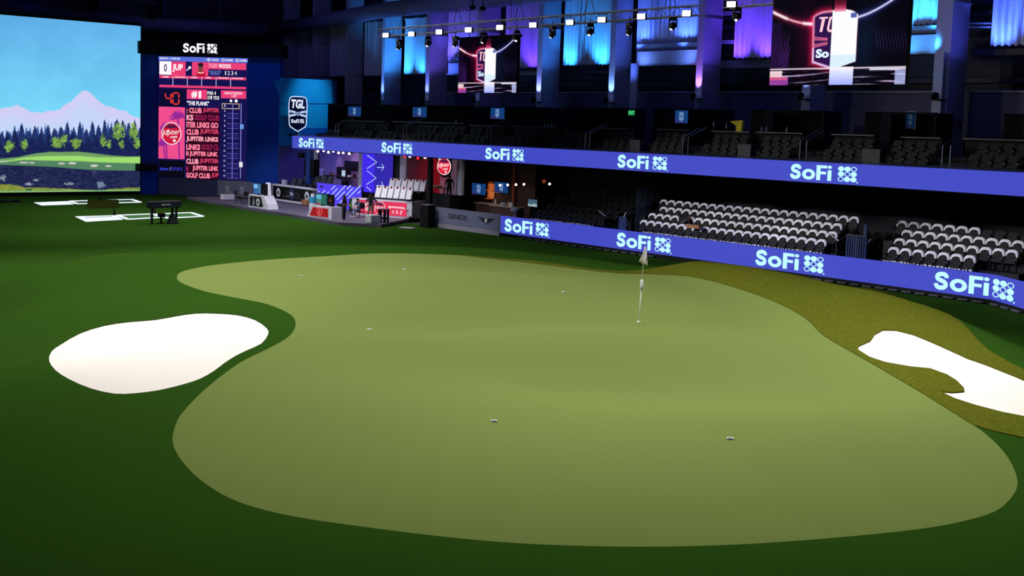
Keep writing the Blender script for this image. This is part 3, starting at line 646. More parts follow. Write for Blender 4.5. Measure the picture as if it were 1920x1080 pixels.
sk = E((120, 70, 60)); br(352, 218, 418, 248, E((200, 20, 45)), 2); f.disc(X_(385), Y_(385, 226), .33, E((200, 20, 45)), 2, ry=.2); f.disc(X_(385), Y_(385, 190), .21, sk, 3, ry=.32); f.disc(X_(385), Y_(385, 166), .23, E((30, 24, 40)), 4, ry=.16); f.rect(X_(373), Y_(385, 215), X_(397), Y_(385, 205), sk, 3); f.stroke([(X_(362), Y_(362, 222)), (X_(385), Y_(385, 228)), (X_(408), Y_(408, 222))], .06, WH, 4)
br(70, 252, 727, 272, PINK); br(70, 322, 727, 340, PINK)
for i, t_ in enumerate(('BALL SPEED', 'LAUNCH ANGLE', 'CURVE', 'APEX', 'CARRY DISTANCE', 'TOTAL DISTANCE')): bt(t_, 95+i*109-(18 if len(t_) > 10 else 0), 256, 146+i*109+(14 if len(t_) > 10 else -6), 266, WH, bold=.03)
for i in range(5): br(171+i*109.5, 256, 176+i*109.5, 324, E((200, 190, 230)), 2)
# clock
br(68, 350, 272, 480, E((10, 8, 50)), 1); RED = E((255, 60, 40))
def seg(x, y, w_, h_, on):
    P = {'a': ((x, y), (x+w_, y)), 'b': ((x+w_, y), (x+w_, y+h_/2)), 'c': ((x+w_, y+h_/2), (x+w_, y+h_)), 'd': ((x, y+h_), (x+w_, y+h_)), 'e': ((x, y+h_/2), (x, y+h_)), 'f': ((x, y), (x, y+h_/2)), 'g': ((x, y+h_/2), (x+w_, y+h_/2))}
    for k in on: (a, b), (c, d) = P[k]; g = .12; f.stroke([(X_(a+(c-a)*g), Y_(a, b+(d-b)*g)), (X_(c-(c-a)*g), Y_(c, d-(d-b)*g))], .1, RED, 2)
seg(118, 378, 42, 82, 'fbcg'); seg(174, 378, 46, 82, 'abcdef')
br(280, 350, 432, 422, PINK); bt('#', 316, 362, 360, 414, WH, bold=.04); bt('1', 371, 362, 390, 414, WH, bold=.0)
bt('PAR 4', 437, 360, 502, 388, WH); bt('378 YDS', 437, 396, 527, 423, WH); br(432, 350, 533, 427, E((10, 8, 50)), .5); bt('"THE PLANK"', 283, 436, 450, 468, WH, bold=.03)
br(540, 353, 729, 412, PINK); bt('HOLE IS WORTH', 568, 364, 700, 382, WH); bt('1 PT', 622, 388, 658, 405, WH)
br(278, 486, 531, 1018, E((46, 2, 26)), .6)
rows = [(': CLUB ', 'JUPITER', 486, 530), ('KS ', 'GOLF CLUB', 537, 585), ('ITER LINKS GO', '', 592, 640), ('CLUB ', 'JUPITER', 645, 692), ('JUPITER LINKS', '', 700, 750), ('LINKS ', 'GOLF CL', 758, 805), ('B JUPITER LINK', '', 812, 860), ('CLUB ', 'JUPITER', 866, 910), (' JUPITER LINK', '', 920, 965), ('GOLF CLUB ', 'JUP', 972, 1016)]
L_ = E((255, 130, 160)); D_ = E((150, 30, 80)); D2 = E((205, 60, 100))
for i, (a, b, y0, y1) in enumerate(rows):
    n = len(a)+len(b); xs = 278+(531-278)*len(a)/n if b else 531
    if i == 8: br(279, y0+4, 296, y1-6, D_, 2); bt(a.strip(), 328, y0, 527, y1, L_, bold=.05); continue
    bt(a.strip(), 279, y0, xs-9, y1-4, L_ if i % 3 != 1 else E((255, 160, 180)), bold=.05)
    if b: bt(b, xs, y0, 529, y1-4, D_ if 'GOLF' in b else D2, bold=.05)
# pink poster with palm and round badge
br(65, 482, 266, 868, E((240, 78, 140)), 1)
pal = E((150, 40, 150))
for cx_, cy_, r_, tx in ((215, 560, 70, 200), (120, 640, 50, 150), (105, 760, 55, 110)):
    for k in range(7):
        a = k*math.pi/6+.2; f.stroke([(X_(cx_), Y_(cx_, cy_)), (X_(cx_+math.cos(a)*r_*.6), Y_(cx_, cy_-math.sin(a)*r_*.7)), (X_(min(264, max(67, cx_+math.cos(a)*r_))), Y_(cx_, cy_-math.sin(a)*r_*.35+10))], [.22, .18, .02], pal, 2)
    f.stroke([(X_(cx_), Y_(cx_, cy_)), (X_(cx_+4), Y_(cx_, (cy_+868)/2)), (X_(cx_+12), Y_(cx_, 866))], .12, pal, 2)
def jupiter(fc, cx, cy, r, l, eps=1, wh=WH, red=E((205, 24, 60)), ry=None):
    ry = ry or r; fc.disc(cx, cy, r, wh, l, ry=ry); fc.disc(cx, cy, r*.93, red, l+1, ry=ry*.93); pd = E((70, 24, 70))
    for a in (.3, .9, 1.5, 2.1, 2.8): fc.stroke([(cx, cy+ry*.5), (cx+math.cos(a)*r*.45, cy+ry*(.5+.32*math.sin(a))), (cx+math.cos(a)*r*.72, cy+ry*(.38+.2*math.sin(a)))], [r*.14, r*.16, r*.03], pd, l+2)
    fc.text('Jupiter', cx-r*.95, cy-ry*.32, cx+r*.93, cy+ry*.28, wh, l+3, bold=.0, italic=.3, rot=.09)
    fc.text('LINKS', cx-r*.08, cy-ry*.42, cx+r*.62, cy-ry*.25, wh, l+3, bold=.03, rot=.09); fc.disc(cx+r*.32, cy-ry*.62, r*.13, wh, l+3, ry=ry*.13)
    fc.poly([(cx-r*.55, cy+ry*.22), (cx-r*.15, cy+ry*.36), (cx-r*.3, cy+ry*.14)], wh, l+3)
jupiter(f, X_(165), Y_(165, 679), 76/676*BW, 3, ry=84/905*(BZ1-BZ0))
br(66, 880, 266, 1006, E((8, 6, 20)), 1); bt('tmrw', 77, 931, 143, 955, E((60, 70, 230)), bold=.02, it=.2); bt('//', 150, 930, 166, 956, E((130, 150, 255)), it=.2); bt('SPORTS', 172, 932, 250, 956, E((60, 70, 230)), bold=0)
# hole table
lc = E((120, 120, 210)); 
for i in range(15):
    y = 467+i*37.6; bt(str(i+1), 565, y-8, 575 if i < 9 else 578, y+7, E((200, 200, 240))); br(586, y+18, 676, y+20, lc, 2)
    if i % 2 == 0 and i: br(586, y-16, 676, y+16, E((34, 28, 100)), 1)
br(628, 455, 633, 1015, lc, 3); br(691, 448, 696, 1013, E((150, 150, 230)), 3); YEL = E((225, 205, 150)); br(548, 450, 680, 454, YEL, 3); br(548, 486, 680, 490, YEL, 3); br(548, 450, 552, 490, YEL, 3); br(676, 450, 680, 490, YEL, 3)
f.disc(X_(616), Y_(616, 430), .11, WH, 2); f.disc(X_(655), Y_(655, 430), .13, WH, 2); br(688, 605, 700, 640, E((120, 180, 255)), 4); br(704, 605, 713, 640, E((120, 180, 255)), 4); br(684, 888, 696, 928, WH, 4); br(699, 888, 709, 928, WH, 4)
f.build('lit_graphics', bd_)
# header and its sign, dark pillars
bo(-.1, BW+2.9, -.35, 1.2, BZ1+.12, BZ1+1.15, BLACK).build('header_box', bd_)
MB().box((38.9, 91.2, BZ1+.12), (40.8, 92.6, BZ1+1.1), BLACK).build('header_return', bd_)
sg = Face(BP0+UPV*(BZ1+.2)-BN*-.37, BD, UPV, .02)
wordmark(sg, X_(262), .12, X_(428), .86, WH, 1); dotgrid(sg, X_(446), .1, X_(520), .86, WH, 1); sgo = sg.build('channel_letters', bd_)
BLUEP = M('blue_panel', (10, 70, 170), .6, spec=.15)
t = MB().box((39.25, 91.55, 0), (40.6, 92.4, BZ1+.1), BLUEP).build('pillar_panel'); tag(t, 'dark blue pillar between the huge screen and the scoreboard', 'pillar')
t = bo(BW+.02, BW+2.65, 0, .8, 0, BZ1+.15, BLUEP).build('pillar_panel'); tag(t, 'tall dark blue pillar right of the scoreboard', 'pillar')
q = BP0+BD*(BW+1.4)+BN*-5; spot('pillar_wash', tuple(BP0+BD*(BW+1.4)+BN*4+UPV*16), tuple(BP0+BD*(BW+1.4)+UPV*7), 330, 60, (.03, .36, 1), 1, .3)
spot('pillar_wash', (39.4, 87, 1.), (39.9, 91.5, 2), 40, 70, (.05, .2, 1), 1, .2)
p = ay(274, 314, 91); tag(MB().box((p.x-.7, 90.7, p.z-.3), (p.x+.8, 91.5, p.z+.3), BLACK).build('black_box', bevel=.03), 'small black box mounted low on the pillar left of the scoreboard', 'box')

# ---------------------------------------------------------------- blue corner wall with the league shield
TP0 = BP0+BD*(BW+2.65); TY = TP0.y; tx1 = ay(622, 200, TY).x; tx2 = ay(638, 200, TY+.0).x; tz = ay(575, 148, TY).z; TX0 = TP0.x
tw = thing('corner_wall', 'blue painted corner wall carrying the shield sign', 'wall panel', (TX0, TY, 0))
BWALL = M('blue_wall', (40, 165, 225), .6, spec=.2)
MB().box((TX0, TY, 0), (tx1, TY+.4, tz), BWALL).build('main_panel', tw)
MB().hexa([(tx1, TY, 0), (tx2+.2, TY+.9, 0), (tx2+.2, TY+1.2, 0), (tx1, TY+.4, 0), (tx1, TY, tz), (tx2+.2, TY+.9, tz), (tx2+.2, TY+1.2, tz), (tx1, TY+.4, tz)], BWALL).build('side_return', tw)
a = [ay(514, 151, TY), ay(528, 194, TY), ay(tx1 and 622, 194, TY), ay(622, 149, TY)]
MB().hexa([(q.x, TY-.06, q.z) for q in (a[1], a[2])]+[(q.x, TY, q.z) for q in (a[2], a[1])]+[(q.x, TY-.06, q.z) for q in (a[0], a[3])]+[(q.x, TY, q.z) for q in (a[3], a[0])], BWALL).build('raised_band', tw)
a = [ay(560, 240, TY), ay(622, 240, TY), ay(622, 275, TY), ay(572, 275, TY)]
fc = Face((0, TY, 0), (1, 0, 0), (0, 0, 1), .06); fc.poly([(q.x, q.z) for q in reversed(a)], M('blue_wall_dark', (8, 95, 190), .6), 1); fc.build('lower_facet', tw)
p0 = ay(540.5, 246, TY-1.2); p1 = ay(575.5, 182, TY-1.2); w_ = p1.x-p0.x; h_ = p1.z-p0.z
tg = thing('shield_sign', 'white outlined navy shield sign with TGL lettering on a pole', 'sign', ((p0.x+p1.x)/2, TY-1.2, 0))
fc = Face((p0.x, TY-1.2, p0.z), (1, 0, 0), (0, 0, 1), .02); tgl_badge(fc, 0, 0, w_, h_, E((190, 215, 255)), M('navy_face', (12, 24, 90), .5), E((225, 235, 255)), 1, .055); fc.build('sign_face', tg)
MB().hexa([(p0.x+x*w_, TY-1.17+y, p0.z+z*h_) for z in (.1, .95) for x, y in ((.03, 0), (.97, 0), (.97, .15), (.03, .15))], M('navy_back', (12, 20, 60), .5)).build('sign_body', tg)
MB().tube([((p0.x+p1.x)/2, TY+.1, p0.z-.3), ((p0.x+p1.x)/2, TY-1.1, p0.z-.3), ((p0.x+p1.x)/2, TY-1.1, p0.z+.4)], .1, BLACK, 8).build('sign_pole', tg)
spot('shield_wash', ((TX0+tx1)/2+.6, TY-5.5, 14), ((TX0+tx1)/2+.4, TY, 7.6), 2400, 38, (.16, .72, 1), 1., .2)
spot('shield_wash', ((TX0+tx1)/2, TY-4, 3), ((TX0+tx1)/2, TY, 3.0), 25, 90, (.1, .1, 1), 1, .2)

# ---------------------------------------------------------------- LED ribbons round the stands
RIB = E((66, 74, 196)); LET = E((190, 250, 255), 1.05)
zU0, zU1 = 4.29, 5.19
def yat(px, X=44.1, py=300): return ax(px, py, X).y
ur = thing('led_ribbon', 'upper blue LED ribbon on the balcony edge, lettered five times', 'LED ribbon', (44.1, 45, zU0), group=None)
MB().box((44.1, 4, zU0), (44.25, 76.3, zU1), RIB).build('lit_strip', ur)
MB().box((44.25, 4, zU0-.05), (44.45, 76.3, zU1-.02), BLACK).build('back_housing', ur)
def marks(parent, lst, z0, z1, pyc):
    for a, b, c, d, py in lst:
        y0, y1, y2, y3 = (yat(q, 44.1, py) for q in (a, b, c, d)); h = z1-z0
        fc = Face((44.1, y0, z0), (0, -1, 0), (0, 0, 1), .01)
        wordmark(fc, 0, h*.13, y0-y1, h*.86, LET, 1); dotgrid(fc, y0-y2, h*.13, y0-y3, h*.87, LET, 1); fc.build('lettering', parent)
marks(ur, [(560, 590, 593, 607, 267), (715, 752, 756, 773, 277), (909.5, 956, 961, 982, 290), (1157.5, 1217, 1224, 1251, 304), (1481, 1560, 1571, 1607, 326)], zU0, zU1, 0)
zL0, zL1 = .2, 1.18
lr = thing('led_ribbon', 'lower blue LED ribbon along the field edge, lettered four times', 'LED ribbon', (44.1, 38, 0))
K0 = Vector((44.1, 52.46, 0)); K1 = Vector((44.1, 22.65, 0)); K2 = Vector((42.89, 20.79, 0)); K3 = K2+(K2-K1).normalized()*1.2+Vector((-.35, 0, 0)); K4 = K3+Vector((-1.6, -1.2, 0))
ls = MB(); bh = MB()
for a, b in ((K0, K1), (K1, K2), (K2, K3), (K3, K4)):
    ls.wall(b, a, -.12, zL0, zL1, RIB); bh.wall(b, a, -.3, .0, zL0-.02, BLACK); 
ls.build('lit_strip', lr); bh.build('black_plinth', lr)
marks(lr, [(945.5, 999, 1004.5, 1029, 430), (1155.5, 1221, 1228, 1258, 455), (1416, 1499, 1508, 1545, 485)], zL0, zL1, 0)
fc = Face((44.1, yat(1750.5, 44.1, 530), zL0), (0, -1, 0), (0, 0, 1), .01); h = zL1-zL0; y0 = yat(1750.5, 44.1, 530)
wordmark(fc, 0, h*.13, y0-yat(1856, 44.1, 530), h*.86, LET, 1); fc.build('lettering', lr)
D4 = (K2-K1).normalized(); fc = Face(K1+UPV*zL0, D4, (0, 0, 1), .015); dotgrid(fc, .1, h*.13, 1.62, h*.87, LET, 1); fc.build('lettering', lr)
pl = M('plinth_plate', (80, 74, 88), .7)
yy = 50.6
while yy > 23.2:
    if not (32.4 < yy < 40.4): MB().box((43.9, yy-.42, .05), (44.06, yy, .09), pl).build('foot_plate', lr)
    yy -= .62
for i in range(3):
    q = K1+D4*(.2+i*.75); n_ = Vector((D4.y, -D4.x, 0)); MB().wall(q+n_*.15, q+D4*.5+n_*.15, .12, .03, .1, pl).build('foot_plate', lr)
refl_mb = MB(); rr = random.Random(3)  # white boxes stand in for lettering reflected along the ribbon top
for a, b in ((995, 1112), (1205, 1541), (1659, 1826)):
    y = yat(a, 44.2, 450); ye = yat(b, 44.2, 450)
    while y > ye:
        w_ = rr.choice((.05, .07, .09, .12)); refl_mb.box((44.17, y-w_, zL1+.02), (44.2, y, zL1+.02+rr.choice((.03, .045, .055))), WHITE); y -= w_+rr.choice((.05, .06, .09))
o = refl_mb.build('reflection_dashes', lr); o['kind'] = 'stuff'
# grey sponsor boards
gb = thing('sponsor_board', 'grey low sponsor board with black GENESIS lettering and wings', 'board', (44.1, 56, 0)); gY1 = yat(789, 44.1, 400)
MB().box((44.1, 52.46, .3), (44.25, gY1, 1.24), M('sponsor_grey', (128, 132, 165), .5)).build('board_face', gb); MB().box((44.04, 52.5, 0), (44.25, gY1, .28), M('sponsor_base', (165, 160, 178), .6)).build('base_strip', gb)
fc = Face((44.1, gY1, .3), (0, -1, 0), (0, 0, 1), .012); u = lambda px: gY1-yat(px, 44.1, 408)
INK = M('ink', (8, 8, 12), .5); fc.text('GENESIS', u(841), .34, u(876), .64, INK, 1, bold=.005)
def wings(cx, w_, m):
    for s in (-1, 1):
        for k in range(4): fc.poly([(cx+s*w_*.15, .62-k*.07), (cx+s*w_*(1-.18*k), .66-k*.075), (cx+s*w_*(.93-.18*k), .61-k*.075), (cx+s*w_*.15, .57-k*.07)][::s], m, 1)
    fc.poly([(cx-w_*.2, .62), (cx-w_*.12, .35), (cx, .27), (cx+w_*.12, .35), (cx+w_*.2, .62)], m, 2); fc.poly([(cx-w_*.15, .6), (cx-w_*.1, .4), (cx, .33), (cx+w_*.1, .4), (cx+w_*.15, .6)], WHITE, 3)
wings(u(912), (u(928)-u(896))/2, INK); wings(u(808), (u(928)-u(896))/2, INK); fc.build('lettering', gb)

# ---------------------------------------------------------------- balcony structure
CON = M('stand_black', (16, 16, 20), .75); CARP = M('balcony_floor', (24, 24, 30), .9)
MB().box((44.45, 4, 4.25), (58, 76.2, 4.92), CON).build('slab_balcony', kind='structure')
MB().box((46.05, 4, 4.92), (58, 76.2, 5.4), CARP).build('slab_balcony_step', kind='structure')
MB().box((47.3, 4, 5.4), (58, 76.2, 5.62), CARP).build('slab_balcony_rear', kind='structure')
LW = M('balcony_wall', (92, 90, 112), .7)
MB().box((56.4, 4, 5.62), (56.5, 75.5, 8.75), LW).build('wall_balcony', kind='structure')
MB().box((56.3, 4, 8.75), (56.6, 75.5, 8.84), STEEL).build('trim_20', kind='structure')
MB().box((52.3, 4, 0), (52.5, 60, 4.25), CON).build('wall_stand_rear', kind='structure')
booths = [(615, 733, 196), (738, 876, 197.5), (883, 1030, 201), (1056, 1177, 202), (1226, 1344, 205), (1408, 1546, 207), (1622, 1756, 211), (1882, 2010, 215)]
bl = ['leftmost, beside the blue corner wall', 'second from the left', 'under the small hanging screen', 'left of the green exit sign', 'right of the green exit sign', 'under the large hanging screen', 'left of the nearest column', 'at the right edge of the picture']
BOOTH = M('booth_black', (12, 12, 15), .8, spec=.1); BOOTHG = M('booth_grey', (30, 29, 37), .8, spec=.1)
for i, (a, b, ty) in enumerate(booths):
    ya = ax(a, ty, 50).y; yb = ax(b, ty, 50).y; zt = ax((a+b)/2, ty, 50).z
    t = thing('lounge_booth', 'black open-front lounge booth on the balcony, '+bl[i], 'booth', (50, (ya+yb)/2, 5.62), group='lounge booths on the balcony')
    MB().box((51.4, yb, 5.62), (51.5, ya, zt), BOOTH).build('back_panel', t)
    MB().box((50, ya-.08, 5.62), (51.4, ya, zt), BOOTHG).build('side_panel', t); MB().box((50, yb, 5.62), (51.4, yb+.08, zt), BOOTHG).build('side_panel', t)
    if i > 3: MB().box((50.0, ya-.9, 5.62), (50.1, ya-.08, zt), BOOTH).build('front_panel', t); MB().box((49.98, ya-1.45, 5.62), (50.12, ya-.9, zt+.03), BOOTHG).build('front_post', t)
    MB().box((50, yb, zt-.05), (50.08, ya, zt+.02), BOOTHG).build('top_rail', t)
TVB = E((22, 62, 120)); TVP = E((70, 30, 90)); TVW = E((170, 200, 230))
tvs = [(653, 677, 200, 218, 'leftmost booth'), (774, 800, 201, 219.5, 'second booth from the left'), (920, 946, 202, 223, 'booth under the small hanging screen'), (1266, 1290, 207, 231, 'booth right of the exit sign'), (1699, 1716, 210, 241, 'booth left of the nearest column')]
def tv(a, b, t_, bt_, X, lab, dim=1., name='television'):
    ya = ax(a, (t_+bt_)/2, X).y; yb = ax(b, (t_+bt_)/2, X).y; zt = ax((a+b)/2, t_, X).z; zb = ax((a+b)/2, bt_, X).z
    t = thing(name, lab, 'television', (X, (ya+yb)/2, zb)); w_ = ya-yb; h_ = zt-zb
    MB().box((X, yb-.03, zb-.03), (X+.08, ya+.03, zt+.03), BLACKG).build('casing', t)
    def pic(u, v):
        c = np.zeros(u.shape+(3,)); c[:] = np.array([18, 60, 118])/255*dim; c = c*(1-.0*v[..., None]); mm = sm((.55-v)*1.2)*sm(1.1-u); return mixc(c, mm*.8, tuple(x*dim for x in (80, 28, 92)))
    picture('lit_picture', (X-.012, ya, zb), (0, -1, 0), (0, 0, 1), w_, h_, 16, 12, pic, t)
    fc = Face((X-.015, ya, zb), (0, -1, 0), (0, 0, 1), .008); bw = min(w_*.3, h_*.45); m = E(tuple(int(x*dim) for x in (150, 185, 225)))
    fc.stroke(shield(w_/2-bw/2, h_*.16, bw, h_*.68), bw*.09, m, 1, True); fc.text('TGL', w_/2-bw*.38, h_*.58, w_/2+bw*.38, h_*.78, m, 1, bold=.03); fc.stroke([(w_/2-bw*.45, h_*.47), (w_/2+bw*.45, h_*.47)], bw*.1, m, 1); fc.rect(w_/2-bw*.35, h_*.3, w_/2+bw*.35, h_*.38, m, 1)
    fc.build('shield_graphic', t); return t
for a, b, t_, bt_, l in tvs: tv(a, b, t_, bt_, 51.3 if a < 1600 else 50.9, 'small wall television showing a shield on blue, in the '+l, 1. if a < 1300 else .45)
# counters behind the upper seats
for i, (a, b, py) in enumerate(((640, 720, 226.5), (735, 870, 229), (880, 945, 235), (960, 1048, 237), (1130, 1180, 240), (1230, 1293, 242), (1335, 1406, 246), (1418, 1505, 248), (1560, 1640, 252), (1690, 1765, 257), (1805, 1960, 261))):
    ya = ax(a, py, 48).y; yb = ax(b, py, 48).y; z = ax((a+b)/2, py, 48).z
    t = thing('bar_counter', 'slim grey bar counter behind the balcony seats, '+['leftmost', 'second from the left', 'third from the left', 'fourth from the left', 'under the green exit sign', 'left of the yellow banner', 'carrying the yellow banner', 'under the large hanging screen', 'left of the seventh booth', 'beside the nearest column', 'rightmost'][i], 'counter', (48, (ya+yb)/2, 5.62), group='bar counters on the balcony')
    MB().box((47.95, yb, z-.06), (48.4, ya, z), M('counter_top', (80, 78, 84), .5)).build('top', t)
    MB().box((48.15, yb+.05, 5.62), (48.25, ya-.05, z-.06), BLACK).build('base_panel', t)
p0 = ax(1379, 236, 48.2); t = MB(); y_ = p0.y
t.add([(48.15, y_+.35, p0.z+.22), (48.2, y_-.42, p0.z+.3), (48.1, y_-.45, p0.z-.3), (48.12, y_-.1, p0.z-.28), (48.25, y_+.0, p0.z-.0), (48.4, y_-.42, p0.z+.28), (48.3, y_-.45, p0.z-.3)], [(0, 4, 1), (4, 3, 2, 1), (1, 2, 6, 5)], M('yellow_cloth', (225, 200, 30), .7))
o = t.build('folded_banner'); tag(o, 'yellow cloth hanging over the balcony counter under the purple curtain', 'cloth'); sol = o.modifiers.new('s', 'SOLIDIFY'); sol.thickness = .02
p = ax(1184.5, 211.5, 49.9); t = thing('exit_sign', 'small green lit exit sign on the balcony wall', 'sign', p)
MB().box((49.9, p.y-.3, p.z-.19), (50.0, p.y+.3, p.z+.19), BLACK).build('housing', t); fc = Face((49.89, p.y+.27, p.z-.16), (0, -1, 0), (0, 0, 1), .01); fc.rect(0, 0, .54, .32, E((10, 90, 50)), 0); fc.text('EXIT', .05, .06, .49, .26, E((90, 255, 150)), 1); fc.build('lit_face', t)
# bottles and glasses on the counters: tiny highlights
bot = MB().lathe((0, 0, 0), [(.035, 0), (.035, .16), (.014, .21), (.014, .27)], M('glass_bottle', (190, 195, 205), .1, spec=1.), 10); b0 = None
for i, (px, py, X) in enumerate(((855, 229, 48.2), (1021, 234, 48.2), (1028, 235, 48.2), (1034, 236, 48.2), (1038, 235.5, 48.2), (1428, 243, 48.4), (1437, 242, 48.4), (1475, 244, 48.4), (1338, 233, 48.3), (1362, 236, 48.3), (661, 226, 48.2))):
    p = ax(px, py+4.5, X); lab = ['on the second counter from the left', 'left of three others right of the small screen booth', 'second of the group by the white column', 'third of the group by the white column', 'rightmost of the group by the white column', 'left of a pair under the large screen', 'right of a pair under the large screen', 'alone under the large screen', 'left of the yellow cloth, at the counter end', 'just left of the yellow cloth', 'on the leftmost counter'][i]
    if b0 is None: b0 = thing('bottle', 'small pale bottle '+lab, 'bottle', p, group='bottles on the balcony counters'); bot.v = [(x+p.x, y+p.y, z+p.z) for x, y, z in bot.v]; bot.build('glass', b0, True)
    else: dup(b0, p, 0, 'small pale bottle '+lab)
# stair handrails on the balcony
for i, (px, py0, py1) in enumerate(((634, 253, 233), (762, 256, 236), (919, 262, 240), (1103, 279, 250), (1286, 290, 257), (1506, 302, 264), (1773, 316, 273))):
    p = ax(px, py1, 45.2); q = ax(px, py0, 45.0); t = thing('handrail', 'chrome stair handrail on the balcony edge, '+['leftmost', 'second from the left', 'third from the left', 'between the two booths left of the exit sign', 'left of the yellow cloth', 'under the left side of the large screen', 'nearest, left of the nearest column'][i], 'handrail', (45.1, p.y, 4.92), group='handrails on the balcony stairs')
    for dy in (0, -.35):
        MB().tube([(45.0, p.y+dy, 4.6), (45.0, p.y+dy, p.z)], .022, CHROME, 8).build('post', t)
        MB().tube([(45.0, p.y+dy, p.z), (45.1, p.y+dy, p.z+.04), (46.3, p.y+dy, p.z+.5)], .025, CHROME, 8).build('rail', t)
# glass front rail top
MB().box((44.28, 4, 5.19), (44.3, 76.2, 5.3), M('rail_glass', (60, 65, 80), .1, alpha=.35)).build('trim_21', kind='structure')

# ---------------------------------------------------------------- stadium seats
def arch(w_, z0, z1, r, n=6):
    P = [(-w_/2, z0)]; 
    for k in range(n+1): a = math.pi-k*math.pi/2/n; P.append((-w_/2+r+math.cos(a)*r, z1-r+math.sin(a)*r))
    for k in range(n+1): a = math.pi/2-k*math.pi/2/n; P.append((w_/2-r+math.cos(a)*r, z1-r+math.sin(a)*r))
    return P+[(w_/2, z0)]
def plate(mb, P, x0, x1, tilt, m):    # P in (y,z); tilt: x shift per height
    n = len(P); vs = [(x0+(z-.4)*tilt, y, z) for y, z in P]+[(x1+(z-.4)*tilt, y, z) for y, z in P]
    fs = [tuple(range(n)), tuple(reversed(range(n, 2*n)))]+[(i, i+n, (i+1) % n+n, (i+1) % n) for i in range(n)]
    return mb.add(vs, fs, m)
def seat_parts(m):
    b = MB(); plate(b, arch(.46, .40, .86, .11), .10, .16, .16, m); plate(b, arch(.34, .46, .76, .07), .085, .11, .16, m)
    s = MB(); plate(s, arch(.42, .36, .70, .08), -.02, .06, .14, m)
    l = MB()
    for q in (-.255, .255):
        l.box((.0, q-.02, 0), (.1, q+.02, .6), BLACK); l.box((-.2, q-.025, .58), (.14, q+.025, .615), BLACK)
    c = MB()
    for q in (-.255,): c.lathe((-.02, q, .53), [(.035, 0), (.042, .075), (.034, .075), (.03, .01)], M('cup_ring', (190, 185, 190), .4), 8)
    return b, s, l, c
def make_seat(label, group, m, loc, rz):
    t = thing('stadium_seat', label, 'seat', (0, 0, 0), 0, group); b, s, l, c = seat_parts(m)
    b.build('backrest', t); s.build('seat_pan', t); l.build('armrest_frame', t); c.build('cup_holder', t); t.location = loc; t.rotation_euler = (0, 0, rz); return t
def cover_mesh():
    mb = MB(); O_ = arch(.525, .62, .905, .19, 5); n = len(O_); I = []
    for y, z in O_: I.append((y*.70, .625+(z-.60)*.60))
    I[0] = (-.21, .585); I[-1] = (.21, .585)
    T = lambda y, z, x: (x+(z-.4)*.16, y, z)
    rr = random.Random(1); vs = []
    for (y, z), (iy, iz) in zip(O_, I):
        j = rr.uniform(-.012, .012); vs += [T(iy+j, iz+j, .052), T(y*.95, z-.01, .05), T(y, z+.015, .09), T(y, z+.015, .16), T(y*.96, z-.02, .20), T(iy*1.25, iz-.03, .20)]
    fs = []
    for i in range(n-1):
        for k in range(5): a = i*6+k; fs.append((a, a+1, a+7, a+6))
    mb.add(vs, fs, CLOTH); return mb
ORD = ['first', 'second', 'third', 'fourth', 'fifth', 'sixth', 'seventh', 'eighth', 'ninth', 'tenth', 'eleventh', 'twelfth', 'thirteenth', 'fourteenth', 'fifteenth', 'sixteenth', 'seventeenth', 'eighteenth', 'nineteenth', 'twentieth', 'twenty-first', 'twenty-second', 'twenty-third', 'twenty-fourth', 'twenty-fifth', 'twenty-sixth']
seat0 = None; cov0 = None
def lower_seat(loc, label, grp, cov, clab):
    global seat0, cov0
    if seat0 is None: seat0 = make_seat(label, grp, SEATM, loc, 0)
    else: dup(seat0, loc, 0, label, grp)
    if cov:
        if cov0 is None:
            o = cover_mesh().build('draped_shirt', None, True); tag(o, clab, 'shirt', 'white shirts draped over the seat backs'); o.location = loc; cov0 = o
        else: o = cov0.copy(); COL.objects.link(o); o.location = loc; o['label'] = clab; 
        o.rotation_euler = (0, 0, random.uniform(-.03, .03))
rowname = ['front row', 'second row', 'third row', 'top row', 'rear row', 'highest row']
steps = MB(); steps2 = MB()
def block(name, rows, grp, stepmb, covered=True):
    for r, (ys, ye, n, cov) in enumerate(rows):
        X = 45.3+.8*r; z = .78+.325*r
        stepmb.box((X-.35, ye-.3, .0), (X+.45, ys+.3, z), CON)
        for k in range(n):
            y = ys+(ye-ys)*(k+.5)/n
            c = cov and (k < cov) and not (name == 'middle' and r == 1 and k == 4)
            lower_seat((X, y, z), '%s black seat from the left, %s of the %s lower block' % (ORD[k], rowname[r], name), grp, c, 'white shirt over %s seat from the left, %s of %s lower block' % (ORD[k], rowname[r], name))
def yy_(px, py, X): return ax(px, py, X).y
block('middle', [(yy_(1197, 418, 45.3), yy_(1546, 456, 45.3), 22, 22), (yy_(1213, 404, 46.1), yy_(1567, 443, 46.1), 22, 22), (yy_(1234, 391, 46.9), yy_(1576, 430, 46.9), 21, 21), (yy_(1234, 377, 47.7), yy_(1608, 416, 47.7), 22, 22)], 'black seats of the middle lower block', steps)
steps.build('slab_stand_steps', kind='structure')
block('right', [(yy_(1661, 467, 45.3), yy_(1828, 484, 45.3), 7, 7), (yy_(1673, 451, 46.1), yy_(1907, 475, 46.1), 10, 10), (yy_(1687, 434, 46.9), yy_(1919, 457, 46.9), 10, 10), (yy_(1678, 416, 47.7), yy_(1936, 444, 47.7), 11, 7)], 'black seats of the right lower block', steps2)
steps2.build('slab_stand_steps', kind='structure')
steps3 = MB()
block('left', [(50.9, 45.3, 11, 0), (50.9, 45.0, 11, 0), (50.9, 44.7, 12, 0), (50.6, 44.4, 12, 0), (50.3, 44.1, 12, 0)], 'black seats of the unlit left lower block', steps3)
steps3.build('slab_stand_steps', kind='structure')
